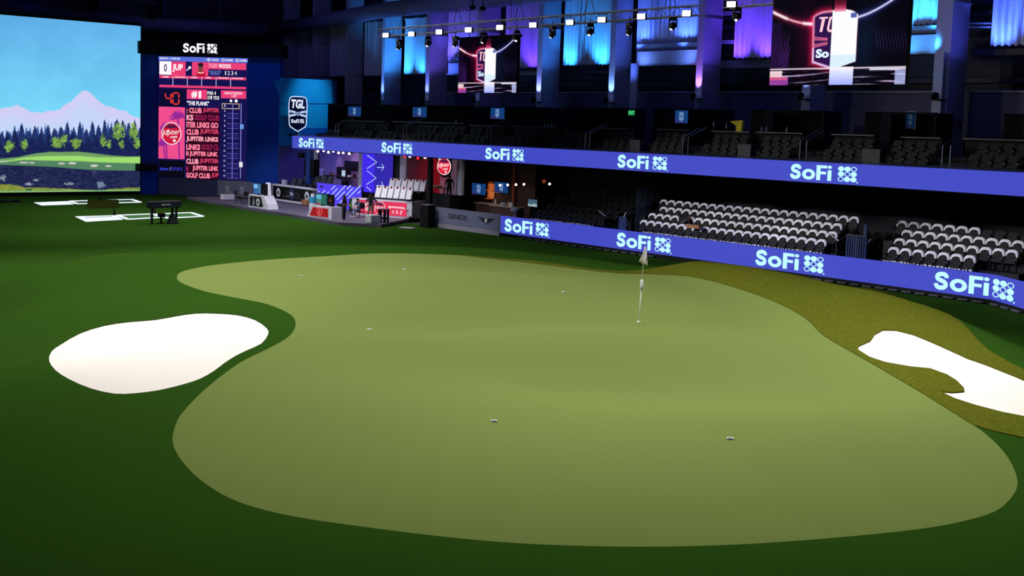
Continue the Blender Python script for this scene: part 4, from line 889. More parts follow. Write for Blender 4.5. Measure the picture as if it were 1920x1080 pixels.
# upper seats: one small mesh each
def whole_seat(m):
    mb = MB()
    for p in seat_parts(m):
        o = len(mb.v); mb.v += p.v
        for f_, k in zip(p.f, p.m): mb.f.append(tuple(i+o for i in f_)); mb.m.append(mb.mi(p.ms[k]))
    return mb
us = None
fr = [(612, 3), (662, 4), (707, 4), (770, 4), (812, 4), (866, 4), (944, 4), (1036, 3), (1078, 2), (1128, 4), (1219, 4), (1314, 4), (1408, 4), (1540, 4), (1652, 4), (1812, 4)]
bk = [(650, 4), (700, 3), (780, 4), (830, 4), (880, 2), (962, 4), (1055, 4), (1146, 3), (1226, 4), (1334, 4), (1426, 4), (1556, 4), (1669, 4), (1828, 4)]
for row, (lst, X, z) in enumerate(((fr, 45.6, 4.92), (bk, 46.75, 5.4))):
    cnt = 0
    for g, (px, n) in enumerate(lst):
        y = ax(px, 250+px*.02, X).y
        for k in range(n):
            cnt += 1; lab = 'dark balcony seat, %s from the left in the %s group of the %s row' % (ORD[k], ORD[g], ('front', 'back')[row])
            loc = (X, y-.28-.56*k, z); gname = 'dark seats on the balcony, %s row' % ('front', 'back')[row]
            if us is None: us = whole_seat(SEATM2).build('stadium_seat'); us['label'] = lab; us['category'] = 'seat'; us['group'] = gname; o = us
            else: o = us.copy(); COL.objects.link(o); o['label'] = lab; o['group'] = gname
            o.location = loc
for (px, py, w_, lab) in ((1399, 277, .8, 'grey electrical cabinet between front row seats under the large screen'), (1637, 285, .9, 'grey electrical cabinet between balcony seats left of the nearest column'), (1194, 265, .75, 'grey electrical cabinet between balcony seats below the exit sign')):
    p = ax(px, py, 45.5); tag(MB().box((45.35, p.y-w_/2, 4.92), (45.9, p.y+w_/2, 5.85), M('cabinet_grey', (50, 52, 60), .6)).build('equipment_cabinet', bevel=.02), lab, 'cabinet')
# aisles and gates of the lower stand
BLG = M('blue_gate', (26, 44, 92), .5, spec=.4)
for i, (a, b, t_, bt_, lab) in enumerate(((1160, 1173, 408, 431, 'slatted blue gate at the stair left of the middle lower block'), (1586, 1621, 442, 484, 'tall slatted blue gate right of the middle lower block'))):
    X = 44.7; ya = ax(a, bt_, X).y; yb = ax(b, bt_, X).y; zt = ax((a+b)/2, t_, X).z; t = thing('stair_gate', lab, 'gate', (X, (ya+yb)/2, 0))
    n = 9
    for k in range(n): y = ya+(yb-ya)*k/(n-1); MB().box((X, y-.03, .1), (X+.02, y+.03, zt), BLG).build('slat', t)
    MB().box((X-.02, yb, zt), (X+.04, ya, zt+.04), DSTEEL).build('top_rail', t)
p = ax(1621.5, 440, 44.9); t = MB().box((44.9, p.y-.07, 0), (45., p.y+.07, 2.6), BLG).build('gate_post'); tag(t, 'tall thin blue post right of the middle lower block', 'post')
for i, (px, py, lab) in enumerate(((1133, 401, 'short white handrail by the stair, left side, lower stand'), (1172, 404, 'short white handrail by the stair, right side, lower stand'), (1569, 446, 'short white handrail at the right end of the middle block'), (1627, 455, 'short white handrail left of the right lower block'))):
    p = ax(px, py, 45.2); s = -1 if i % 2 else 1; t = thing('handrail', lab, 'handrail', (45.2, p.y, 0))
    MB().tube([(45.2, p.y, p.z), (45.2, p.y, .3)], .02, DSTEEL, 6).build('post', t); MB().tube([(45.0, p.y+.25*s, p.z+.18), (45.2, p.y-.1*s, p.z-.12)], .028, WHITE, 8).build('grip', t)
    MB().tube([(45.2, p.y-.1*s, p.z-.12), (48., p.y-.1*s, p.z+.9)], .02, DSTEEL, 6).build('rail', t)
for i, (a, b) in enumerate(((1196, 1226),)):
    for k in range(3):
        p = ax(a+k*10, 385, 46.5+k*.6); tag(MB().box((46.5+k*.6, p.y-.2, .8), (46.53+k*.6, p.y+.2, 3.3), M('smoked_glass', (50, 62, 78), .2, spec=.2, alpha=.15)).build('glass_panel'), 'smoked glass panel beside the middle lower block, %s from the left' % ORD[k], 'glass panel')
for ys, yt in ((46, 41.5), (41, 36.5), (35, 31.5), (27, 25.5), (21, 20.)): spot('stand_flood', (3, ys, 13), (46.3, yt, 1.2), 26000, 8.5, (.85, .86, 1), .5, .5)

# ---------------------------------------------------------------- hanging LED screens
def show(u, v):
    C = np.zeros(u.shape+(3,)); C[:] = np.array([5, 3, 14])/255
    px = lambda a, s: np.exp(-(a/s)**2)
    C += px(u-.70, .10)[..., None]*px(v-.45, .35)[..., None]*np.array([.02, .07, .12])
    C += px(u-.27, .07)[..., None]*px(v-.55, .4)[..., None]*np.array([.13, .0, .05])
    for c0 in np.arange(.78, 1.0, .022): C += (px(u-c0-(.55-v)*.13, .003)*sm((.7-v)*4)*sm((v-.25)*5))[..., None]*np.array([.13, .1, .24])
    for c0 in np.arange(.0, .15, .022): C += (px(u-c0-(v-.3)*.12, .0035)*sm((.68-v)*4)*sm((v-.12)*6)*(u < .15))[..., None]*np.array([.3, .14, .42])
    C = mixc(C, ((u > .07) & (u < .15) & (v < .40) & (v > .17))*.55, (58, 20, 90)); C = mixc(C, ((u < .08) & (v < .72) & (v > .17))*.5, (40, 14, 70))
    arcL = .86-.16*np.sin(np.clip(u/.33, 0, 1)*math.pi/2)-.015; dl = np.abs(v-arcL); on_ = (u < .335)
    C += (np.exp(-(dl/.05)**2)*on_)[..., None]*np.array([.35, .05, .13]); C = mixc(C, np.exp(-(dl/.013)**2)*on_, (255, 190, 200)); C = mixc(C, np.exp(-((dl)/.018)**2)*((u < .12) | ((u > .24) & (u < .33))), (255, 240, 240))
    arcR = .73+.29*np.clip((u-.63)/.37, 0, 1)**1.5; dr = np.abs(v-arcR); on2 = (u > .63)
    C += (np.exp(-(dr/.05)**2)*on2)[..., None]*np.array([.08, .1, .28]); C = mixc(C, np.exp(-(dr/.014)**2)*on2, (225, 225, 255))
    # shield
    eu = (u-.315)/.335; ev = (v-.17)/.655; top = 1-.10*np.abs(eu*2-1)**4; bot = .13*np.abs(eu*2-1); xl = .04-.04*ev; inside = (eu > xl*1.) & (eu < 1) & (ev > bot) & (ev < top)
    ed = np.minimum(np.minimum(eu-xl, 1-eu)*.335*1.73, np.minimum(ev-bot, top-ev)*.655)
    C += (np.exp(-(np.abs(ed)/.05)**2)*(u < .46))[..., None]*np.array([.5, .03, .15]); C = mixc(C, (inside & (u < .47))*1., (46, 18, 74))
    C = mixc(C, np.exp(-((ed-.012)/.014)**2)*(u < .66)*(ev > -.03)*(ev < 1.05), (255, 150, 175)); C = mixc(C, np.exp(-((ed-.012)/.010)**2)*(v < .42), (225, 215, 255))
    for y0, y1 in ((.56, .52), (.52, .50), (.42, .46), (.38, .44)):
        l_ = y0+(y1-y0)*np.clip(eu/.4, 0, 1); C = mixc(C, np.exp(-((ev-l_)/.012)**2)*(eu > .03)*(eu < .36), (240, 110, 150))
    C = mixc(C, (inside & (u > .465))*1., (252, 253, 255)); C = mixc(C, (inside & (u > .465) & (v < .33))*.5, (190, 230, 255))
    C = mixc(C, ((u > .60) & (u < .64) & (v > .73) & (v < .785) & inside)*.9, (60, 80, 170))
    # bright column
    m = (u > .475) & (u < .56) & (v > .80); t = np.clip((1-v)/.19, 0, 1)
    C = np.where(m[..., None], np.stack([.16+.84*t**2, .05+.6*t**5, .14+.6*t**4], -1), C)
    m = (u > .465) & (u < .635) & (v < .20); C = np.where(m[..., None], np.stack([.62+.38*(v/.2), .68+.32*(v/.2), 1+0*v], -1), C)
    # rippled floor
    rip = np.sin(v*150+5*np.sin(u*5+1))+.7*np.sin(v*95-u*9)+.9*(fbm(u*6, v*50, 3)-.5)*3
    m = (v < .185); w_ = sm((rip-.6)*1.2)*m*(.35+.65*np.abs(u-.5)*2)
    C = mixc(C, w_, (225, 195, 245)); C = mixc(C, np.exp(-((v-.183)/.008)**2), (255, 235, 250)); C = mixc(C, ((v < .165) & (u < .1) & (v > .09))*.9, (255, 225, 230)); C = mixc(C, ((v < .09) & (u < .15))*.85, (170, 70, 180)); C = mixc(C, ((v < .10) & (v > .06) & (u < .14))*.6, (250, 110, 130))
    C = mixc(C, ((v < .15) & (u > .93))*.8, (190, 200, 250)); C = mixc(C, np.exp(-((v-.165)/.012)**2)*(u > .75), (235, 235, 255))
    return C
def hanging_screen(X, pxL, pxR, pyB, hgt, lab):
    ya = ax(pxL, pyB, X).y; yb = ax(pxR, pyB, X).y; zb = ax((pxL+pxR)/2, pyB, X).z; w_ = ya-yb
    t = thing('hanging_screen', lab, 'screen', (X, (ya+yb)/2, zb))
    MB().box((X, yb, zb), (X+.18, ya, zb+hgt), BLACK).build('screen_cabinet', t)
    picture('lit_picture', (X-.015, ya, zb), (0, -1, 0), (0, 0, 1), w_, hgt, 260, 150, show, t)
    fc = Face((X-.02, ya, zb), (0, -1, 0), (0, 0, 1), .01); P_ = E((255, 200, 215)); wb = E((215, 235, 255), 1.1)
    fc.rect(w_*.368, hgt*.735, w_*.432, hgt*.755, P_, 1); fc.poly([(w_*.375, hgt*.59), (w_*.395, hgt*.59), (w_*.412, hgt*.735), (w_*.388, hgt*.735)], P_, 1); fc.stroke([(w_*.466, hgt*.745), (w_*.45, hgt*.735), (w_*.437, hgt*.62), (w_*.445, hgt*.60), (w_*.466, hgt*.595)], w_*.016, P_, 1)
    fc.text('So', w_*.355, hgt*.30, w_*.455, hgt*.40, wb, 1, bold=.05); fc.build('lettering', t)
    MB().box((X-.05, yb-.05, zb+hgt), (X+.25, ya+.05, zb+hgt+.12), BLACK).build('top_bar', t)
    for y in (yb+w_*.15, ya-w_*.15): MB().tube([(X+.1, y, zb+hgt+.1), (X+.1, y, 19)], .015, BLACK, 6).build('hanging_cable', t)
    return ya, yb, zb
hanging_screen(40., 859, 968, 174, 2.86, 'small hanging video screen with a glowing white shield logo')
hanging_screen(32.5, 1443, 1697, 159, 2.86, 'large hanging video screen with a glowing white shield logo')

# ---------------------------------------------------------------- lighting truss
ALU = M('truss_metal', (130, 130, 150), .4, metal=.6)
def truss(X, ya, yb, za, zb, lab, h=.36):
    t = thing('lighting_truss', lab, 'truss', (X, ya, za)); z = lambda y: za+(zb-za)*(y-ya)/(yb-ya)
    for dx in (-h/2, h/2):
        for dz in (-h/2, h/2): MB().tube([(X+dx, ya, za+dz), (X+dx, yb, zb+dz)], .024, ALU, 6).build('chord', t)
    n = int(abs(ya-yb)/.42); lc_ = MB()
    for k in range(n):
        y = ya+(yb-ya)*k/n; y2 = ya+(yb-ya)*(k+1)/n; s = 1 if k % 2 else -1
        for dx in (-h/2, h/2): lc_.tube([(X+dx, y, z(y)-s*h/2), (X+dx, y2, z(y2)+s*h/2)], .012, ALU, 4, False)
        lc_.tube([(X-h/2, y, z(y)+s*h/2), (X+h/2, y2, z(y2)+s*h/2)], .012, ALU, 4, False)
        lc_.tube([(X-h/2, y, z(y)-h/2), (X-h/2, y, z(y)+h/2)], .012, ALU, 4, False)
    o = lc_.build('lacing', t)
    for y in np.linspace(ya-1.8, yb+1.5, 5 if abs(ya-yb) > 12 else 3):
        MB().tube([(X, y, z(y)+1.0), (X, y, 19)], .014, BLACK, 6).build('hanging_cable', t)
        for dy in (-.3, .3): MB().tube([(X, y+dy, z(y)+h/2), (X, y, z(y)+1.)], .014, BLACK, 6).build('bridle', t)
XT = 34.; a = ax(716, 62, XT); b = ax(1313, 19, XT)
truss(XT, a.y, b.y, a.z, b.z, 'long lighting truss with ten white floodlights')
c = ax(1362, 6, XT); truss(XT, c.y, c.y-7, c.z, c.z+.1, 'shorter lighting truss at the top right, in front of the large screen')
lamps = [(723, 66), (771, 64), (823, 60), (878, 56), (937, 51.5), (999, 47), (1068, 42), (1128, 37), (1202, 31), (1287, 25), (1371, 8), (1463, -1)]
fl0 = None; lp = ['leftmost on the long truss']+['%s from the left on the long truss' % ORD[k] for k in range(1, 9)]+['rightmost on the long truss', 'first on the short truss', 'second on the short truss']
LAMP = E((255, 253, 248), 6.)
for (px, py), l in zip(lamps, lp):
    p = ax(px, py, XT-.35)
    if fl0 is None:
        fl0 = thing('truss_floodlight', 'small bright white floodlight, '+l, 'floodlight', p, 0, 'white floodlights on the trusses')
        MB().box((p.x, p.y-.17, p.z-.12), (p.x+.18, p.y+.17, p.z+.12), BLACK).build('housing', fl0, bevel=.02)
        MB().box((p.x-.012, p.y-.155, p.z-.1), (p.x, p.y+.155, p.z+.1), LAMP).build('lit_lens', fl0, bevel=.008)
        MB().tube([(p.x+.1, p.y-.18, p.z), (p.x+.1, p.y-.18, p.z+.22), (p.x+.1, p.y+.18, p.z+.22), (p.x+.1, p.y+.18, p.z)], .014, BLACK, 6).build('yoke', fl0)
        fl0.rotation_euler = (0, 0, .45)
    else: dup(fl0, p, .45, 'small bright white floodlight, '+l)
mh0 = None
mhs = [(748, 79, 11, 'leftmost, below the first floodlights'), (803, 73, 11, 'second from the left'), (854, 73, 11, 'third from the left, at the small screen corner'), (907, 66, 11, 'above the middle of the small screen'), (969, 62, 11, 'at the right corner of the small screen'), (1036, 55, 12, 'in front of the blue column right of the small screen'), (1107, 50, 12, 'in front of the widest cyan curtain'), (1181, 49, 12, 'hanging before the white post'), (1262, 38, 12, 'rightmost on the long truss'), (1382, 20, 12, 'on the short truss, left of the large screen')]
for i, (px, py, s, l) in enumerate(mhs):
    p = ax(px, py, XT)
    if mh0 is None:
        mh0 = thing('moving_head_light', 'black moving head stage light, '+l, 'stage light', p, 0, 'moving head lights under the trusses'); x, y, z = p
        MB().box((x-.12, y-.13, z+.0), (x+.12, y+.13, z+.12), BLACK).build('base', mh0, bevel=.02)
        m = MB(); 
        for q in (-.14, .14): m.box((x-.05, y+q-.02, z-.28), (x+.05, y+q+.02, z+.02), BLACK)
        m.box((x-.05, y-.14, z-.02), (x+.05, y+.14, z+.02), BLACK); m.build('yoke', mh0)
        d = Vector((-.35, .28, -.8)).normalized(); c_ = Vector((x, y, z-.2))
        MB().lathe(c_-d*.14, [(.06, 0), (.11, .04), (.12, .16), (.10, .30)], BLACK, 12, axis=d).build('lamp_head', mh0, True)
        MB().lathe(c_+d*.16, [(.055, 0), (.055, .015)], E((225, 240, 255), 3.), 12, axis=d).build('lens', mh0)
        MB().tube([(x, y, z+.1), (x, y, z+.35)], .02, BLACK, 6).build('clamp', mh0)
    else: dup(mh0, p, (.0, .9, 0, .5, 1.1)[i % 5], 'black moving head stage light, '+l)
for px, py, l in ((886, 14, 'left'), (905, 16, 'right')):
    p = ax(px, py, 40); t = thing('ceiling_camera', 'small black camera hanging above the small screen, %s of a pair' % l, 'camera', p)
    MB().ball(p, (.16, .2, .12), BLACK).build('camera_body', t, True); MB().tube([p, (p.x, p.y, 19)], .03, BLACK, 6).build('hanging_pole', t)

# ---------------------------------------------------------------- suites under the balcony, left
def post(X, px0, px1, z0, z1, m, lab, d=.2):
    ya = ax(px0, 320, X).y; yb = ax(px1, 320, X).y; return tag(MB().box((X, yb, z0), (X+d, ya, z1), m).build('wall_post'), lab, 'post')
RW_ = M('suite_wall', (150, 130, 170), .8); WP = M('white_post', (200, 200, 215), .6)
MB().box((50.6, 71.4, 1.3), (50.8, 83.2, 4.25), RW_).build('wall_suite', kind='structure')
MB().box((50.6, 64.4, 1.3), (50.8, 71.4, 4.25), M('suite_wall_grey', (150, 140, 150), .8)).build('wall_suite_rear', kind='structure')
sf = [(46.9, 60.2), (50.8, 64.5), (50.8, 83.2), (46.9, 83.2)]; MB().hexa([(x, y, 0) for x, y in sf]+[(x, y, 1.35) for x, y in sf], CON).build('slab_suite_floor', kind='structure')
MB().box((46.2, 60.1, 0), (46.9, 67.3, 1.85), CON).build('slab_suite_front', kind='structure')
MB().wall((46.95, 60.2), (50.7, 64.4), .1, 1.3, 4.25, CON).build('wall_suite_side', kind='structure')
post(47, 588, 591.5, 1.35, 4.2, WP, 'thin pale post at the left end of the lilac suite'); post(47, 672, 679, 1.35, 4.2, WP, 'pale post between the lilac suite and the violet LED wall')
post(47, 749.5, 756.5, 1.85, 4.2, WP, 'white post at the left side of the red lit suite'); post(46.9, 858, 866, 1.85, 4.2, WP, 'white post at the right side of the red lit suite'); post(47, 737, 749, 0, 4.25, CON, 'dark post between the violet wall and the red suite')
area('suite_lilac', (48.8, 76, 4.1), (50.4, 76, 2), 110, 3., (.85, .5, 1)); [spot('suite_wallwash', (49.6, y, 4.1), (50.6, y, 2.9), 30, 50, (1, .7, 1), .8, .1) for y in (80.2, 78.2, 76.2)]; area('suite_left_blue', (47.5, 81, 3.9), (49, 81, 1), 50, 2., (.1, .1, 1))
spot('suite_red', (47.4, 66., 4.1), (50.6, 67.8, 2.4), 260, 60, (1, .05, .1), .7, .1); spot('suite_red', (47.4, 64.2, 4.1), (50.6, 65.2, 2.8), 50, 45, (1, .05, .1), .7, .1); area('suite_grey', (48.0, 63.6, 4.1), (50.4, 66, 1.8), 40, 1.6, (.8, .75, 1))
RGT = MB().box((50.55, 67., 1.35), (50.6, 70.9, 4.2), M('red_light_tint', (150, 30, 40), .6)).build('red_light_panel'); tag(RGT, 'rear wall panel coloured with the red light of the red suite', 'wall panel')  # red lighting on the rear wall put into this panel's colour
b0 = None
BUL = [(596, 283.5, 0), (607, 282.5, 0), (616, 285.5, 0), (625, 283.5, 0), (635, 286.5, 0), (643.5, 286, 0), (655, 288, 0), (643, 285, None), (759, 293.5, 1), (768.5, 293, 0), (783.5, 296.5, 1), (797, 295, 0), (811, 297.8, 1), (825, 297.3, 0), (842, 300, 1)]
k0 = k1 = 0; bm = {}
for px, py, red in BUL:
    if red is None: continue
    p = ax(px, py, 46.6); lab = ('white ceiling spotlight over the lilac suite, %s from the left' % ORD[k0]) if px < 700 else ('%s ceiling spotlight over the red suite, %s in the row' % (('white', 'red')[red], ORD[k1]))
    if px < 700: k0 += 1
    else: k1 += 1
    if red not in bm:
        t = thing('ceiling_spotlight', lab, 'spotlight', p, 0, 'row of ceiling spotlights under the upper ribbon'); bm[red] = t
        MB().tube([p+Vector((.03, 0, 0)), p+Vector((.2, 0, .08))], .075, BLACK, 10).build('can', t); MB().tube([p+Vector((.12, 0, .05)), (p.x+.12, p.y, 4.25)], .02, BLACK, 6).build('stem', t)
        MB().ball(p, .095, E((255, 235, 235), 4.) if not red else E((255, 30, 40), 2.)).build('bulb', t, True)
    else: dup(bm[red], p, 0, lab)
# lilac suite contents
def tvbox(a, b, t_, bt_, X, nm, lab, m, cat, d=.1):
    ya = ax(a, (t_+bt_)/2, X).y; yb = ax(b, (t_+bt_)/2, X).y; zt = ax((a+b)/2, t_, X).z; zb = ax((a+b)/2, bt_, X).z; return tag(MB().box((X, yb, zb), (X+d, ya, zt), m).build(nm, bevel=.01), lab, cat), (ya, yb, zb, zt)
tvbox(645.5, 670, 302, 318, 50.4, 'television', 'black switched-off television on the lilac suite wall', BLACKG, 'television')
o, q = tvbox(631, 648, 313.5, 336, 49.4, 'shelf_unit', 'tall black shelf unit beside the lit fridge in the lilac suite', BLACK, 'cabinet', .5)
ya, yb, zb, zt = (ax(640.5, 326, 49.1).y, ax(648, 326, 49.1).y, ax(644, 336, 49.1).z, ax(644, 318.5, 49.1).z); t = thing('drinks_fridge', 'small drinks fridge with a glowing white glass front', 'fridge', (49.1, (ya+yb)/2, 1.35))
MB().box((49.1, yb, 1.35), (49.38, ya, zt), BLACK).build('cabinet', t); fc = Face((49.1, ya, zb), (0, -1, 0), (0, 0, 1), .01); fc.rect(.03, .2, ya-yb-.03, zt-zb-.05, E((190, 215, 240)), 1)
for k in range(3): fc.rect(.06, .3+k*.22, ya-yb-.06, .33+k*.22, E((70, 80, 110)), 2)
fc.build('lit_glass', t)
p = ax(603, 328, 49.6); t = thing('round_bin', 'round grey bin with a white rim in the lilac suite', 'bin', (p.x, p.y, 1.35)); h_ = ax(603, 318, 49.6).z
MB().tube([(p.x, p.y, 1.35), (p.x, p.y, h_)], .26, M('bin_grey', (130, 130, 145), .4), 16).build('drum', t, True); MB().tube([(p.x, p.y, h_), (p.x, p.y, h_+.05)], .28, WHITE, 16).build('rim', t)
t = thing('bar_table', 'long dark table along the lilac suite front', 'table', (48.2, 75.2, 1.35)); zt_ = ax(640, 331, 48.).z
MB().box((48, 72.2, zt_-.05), (48.5, 78.2, zt_), BLACK).build('top', t)
for y in (72.4, 75.2, 78.): MB().box((48.2, y-.04, 1.35), (48.28, y+.04, zt_-.05), BLACK).build('leg', t)
st0 = None
for k, (px, X, l) in enumerate(((618, 47.9, 'first from the left'), (627, 47.9, 'second from the left'), (652, 47.7, 'third from the left'), (662, 47.8, 'rightmost'))):
    p = ax(px, 330, X)
    if st0 is None:
        st0 = thing('bar_stool', 'dark bar stool before the long table in the lilac suite, '+l, 'stool', (X-.2, p.y, 1.35), 0, 'bar stools in the lilac suite'); q = (X-.2, p.y, 1.35)
        MB().tube([(q[0], q[1], 1.95), (q[0], q[1], 2.02)], .2, DGREY, 12).build('seat', st0); m = MB(); MB().tube([(q[0], q[1], 1.36), (q[0], q[1], 1.95)], .03, BLACK, 6).build('post', st0); MB().tube([(q[0], q[1], 1.35), (q[0], q[1], 1.38)], .2, BLACK, 12).build('base', st0)
        MB().box((q[0]-.2, q[1]-.17, 2.02), (q[0]-.16, q[1]+.17, 2.28), DGREY).build('backrest', st0)
    else: dup(st0, (X-.2, p.y, 1.35), 0, 'dark bar stool before the long table in the lilac suite, '+l)
for k, (px, py, w_, h_, c, l, nm, cat) in enumerate(((655, 325, .35, .12, (230, 220, 235), 'white tray on the table right of the fridge', 'tray', 'tray'), (663, 328, .2, .3, (90, 60, 60), 'brown bag on the table right of the white tray', 'bag', 'bag'), (644, 337, .45, .2, (120, 90, 60), 'tan carton below the lit fridge', 'carton', 'box'), (621, 326, .2, .25, (90, 70, 50), 'small brown plant pot left of the shelf unit', 'plant_pot', 'pot'))):
    p = ax(px, py, 48.2); z = zt_ if k != 2 else 1.35; X = 48.25 if k != 2 else 47.2; tag(MB().box((X-.1, p.y-w_/2, z), (X+.1, p.y+w_/2, z+h_), M('prop_%d' % k, c, .6)).build(nm, bevel=.02), l, cat)
# speaker column at the left
p = ax(578.5, 335, 46.); t = thing('speaker_column', 'tall black loudspeaker column on a dark blue post, left of the lilac suite', 'speaker', (46, p.y, .0)); ya = ax(570, 320, 46).y; yb = ax(588, 320, 46).y
MB().box((46, yb, ax(580, 330, 46).z), (46.5, ya, ax(580, 299, 46).z), BLACK).build('cabinet', t); MB().box((45.95, (ya+yb)/2-.2, 0), (46.2, (ya+yb)/2+.35, 4.25), M('post_blue', (20, 60, 140), .5)).build('post', t)
MB().box((45.7, ya-.1, ax(572, 296, 46).z), (46, ya+.45, ax(572, 287, 46).z), BLACK).build('spotlight_head', t)
# violet LED wall and striped banner
VIOL = E((66, 40, 235)); LINE = E((190, 225, 255), 1.3)
ya = ax(679, 320, 46.9).y; yb = ax(737, 320, 46.9).y; t = thing('led_wall', 'violet LED wall with zigzag and arrow light lines', 'LED wall', (46.9, (ya+yb)/2, 1.35))
MB().box((46.9, yb, 1.35), (47, ya, 4.22), BLACK).build('cabinet', t); fc = Face((46.9, ya, 1.4), (0, -1, 0), (0, 0, 1), .01); W_ = ya-yb
uu = lambda px: ya-ax(px, 320, 46.9).y; vv = lambda px, py: ax(px, py, 46.9).z-1.4
fc.rect(0, 0, uu(702), 2.8, VIOL, 1); fc.rect(uu(702), 0, W_, 2.8, E((48, 36, 170)), 1)
for pts_ in ([(688.5, 291), (706.5, 304), (688.5, 316)], [(688.5, 320), (706, 334), (688, 346)], [(688, 350), (697, 358)]): fc.stroke([(uu(a), vv(a, b)) for a, b in pts_], .045, LINE, 2)
for cy_ in (314, 348): fc.stroke([(uu(707), vv(707, cy_)), (uu(719), vv(719, cy_))], .04, LINE, 2); fc.stroke([(uu(716), vv(716, cy_-7)), (uu(720), vv(720, cy_)), (uu(716), vv(716, cy_+6))], .04, LINE, 2)
fc.build('light_lines', t)
X = 45.6; ya = ax(594, 365, X).y; yb = ax(678, 365, X).y; z1 = ax(640, 347, X).z; t = thing('led_banner', 'bright violet LED banner with slanted white light stripes', 'LED wall', (X, (ya+yb)/2, 0))
MB().box((X+.01, yb, .2), (X+.12, ya, z1), BLACK).build('cabinet', t); fc = Face((X, ya, .2), (0, -1, 0), (0, 0, 1), .01); uu = lambda px, py=365: ya-ax(px, py, X).y; vv = lambda px, py: ax(px, py, X).z-.2
fc.rect(0, 0, ya-yb, z1-.2, E((84, 62, 240)), 1)
for a, b, c, d in ((621, 356, 628.5, 348), (622, 366, 632.5, 353.5), (623, 375, 648, 348), (632, 375, 647, 359), (650.5, 355, 658, 347.5), (648, 368, 662, 352.5), (653, 372, 676, 347.5), (671, 363, 676, 358), (637, 381, 644.5, 372.5), (596, 362, 599, 358), (604, 362, 610, 357), (614, 363, 617, 359.5)): fc.stroke([(uu(a), vv(a, b)), (uu(c), vv(c, d))], [.05, .06], LINE, 2)
fc.build('light_lines', t)
# round club sign of the red suite
X = 46.4; p = ax(833, 312, X); rr_ = (ax(820, 312, X).y-ax(846, 312, X).y)/2; rz_ = (ax(833, 295.5, X).z-ax(833, 328, X).z)/2
t = thing('round_sign', 'round red and white lit club sign hanging in the red suite', 'sign', p); fc = Face((X, p.y, p.z), (0, -1, 0), (0, 0, 1), .015); jupiter(fc, 0, 0, rr_, 1, ry=rz_, red=E((225, 30, 60)), wh=E((255, 245, 245), 1.1)); fc.build('sign_face', t)
MB().lathe((X+.01, p.y, p.z), [(rr_*.98, 0), (rr_*.98, .1)], BLACK, 24, axis=(1, 0, 0)).build('sign_body', t); MB().tube([(X+.05, p.y, p.z+rz_*.9), (X+.05, p.y, 4.3)], .02, BLACK, 6).build('hanger', t)
t = thing('long_table', 'long table with brown trays and boxes in the red suite', 'table', (48, 64, 1.35)); zt_ = 2.15
MB().box((47.4, 62.6, zt_-.05), (48.1, 66.6, zt_), M('table_brown', (110, 80, 60), .5)).build('top', t)
for y in (62.7, 64.4, 66.5): MB().box((47.7, y-.03, 1.35), (47.76, y+.03, zt_-.05), BLACK).build('leg', t)
for k, (y, c, w_, h_, l) in enumerate(((66., (170, 110, 70), .4, .12, 'brown tray at the left end of the red suite table'), (65.2, (200, 170, 140), .25, .1, 'pale dish left of the middle of the red suite table'), (64.2, (190, 130, 80), .45, .1, 'tan tray in the middle of the red suite table'), (63.3, (210, 170, 120), .35, .14, 'cream box right of the middle of the red suite table'))): tag(MB().box((47.5, y-w_/2, zt_), (47.9, y+w_/2, zt_+h_), M('food_%d' % k, c, .6)).build('food_tray', bevel=.02), l, 'tray')
# bar area right of the suites
MB().box((50.3, 56.5, 0), (50.5, 63.5, 4.25), M('bar_wall', (70, 45, 42), .7)).build('wall_bar', kind='structure')
tv(885, 911, 344, 365, 50.2, 'blue television with a shield, left one of the two behind the bar'); tv(928, 953, 342, 361.5, 50.2, 'blue television with a shield, right one of the two behind the bar')
p = ax(962, 350, 50.0); tag(MB().box((50, p.y-.06, 0), (50.1, p.y+.06, 4.2), M('orange_post', (190, 90, 60), .6)).build('wall_post'), 'thin orange post right of the bar televisions', 'post')
ya = ax(912, 358, 50.1).y; yb = ax(925, 358, 50.1).y; t = thing('lit_shelf', 'warm lit niche shelf between the two bar televisions', 'shelf', (50.1, (ya+yb)/2, 1.))
GL = M('wood_shelf', (180, 120, 80), .6); MB().box((50.2, yb, 1.2), (50.28, ya, 2.65), GL).build('back_board', t)
for z in (1.5, 2.05, 2.55): MB().box((49.95, yb, z), (50.2, ya, z+.04), GL).build('shelf', t)
area('niche_glow', (49.95, (ya+yb)/2, 2.5), (50.2, (ya+yb)/2, 2.1), 2.2, .4, (1, .5, .25)); area('niche_glow', (49.85, (ya+yb)/2, 1.98), (50.2, (ya+yb)/2, 1.5), 4, .5, (1, .6, .3)); area('bar_glow', (47.5, 57.5, 4), (47.5, 57.5, 1), 10, 1.5, (1, .8, .6))
for k, (X, pa, pb, py, l) in enumerate(((48.4, 889, 934, 381.5, 'rear bar counter with a pale edge behind the grey board'), (46.2, 918, 970, 387, 'front brown bar counter with a pale curved edge'))):
    ya = ax(pa, py, X).y; yb = ax(pb, py, X).y; z = ax((pa+pb)/2, py, X).z; t = thing('bar_counter', l, 'counter', (X, (ya+yb)/2, 0))
    MB().box((X-.05, yb, z-.05), (X+.7, ya, z), M('pale_stone', (190, 170, 150), .4)).build('top', t, bevel=.01); MB().box((X+.05, yb+.1, 0), (X+.6, ya-.1, z-.05), M('bar_wood', (90, 62, 50), .6)).build('front_panel', t)
cz = ax(944, 387, 46.2).z
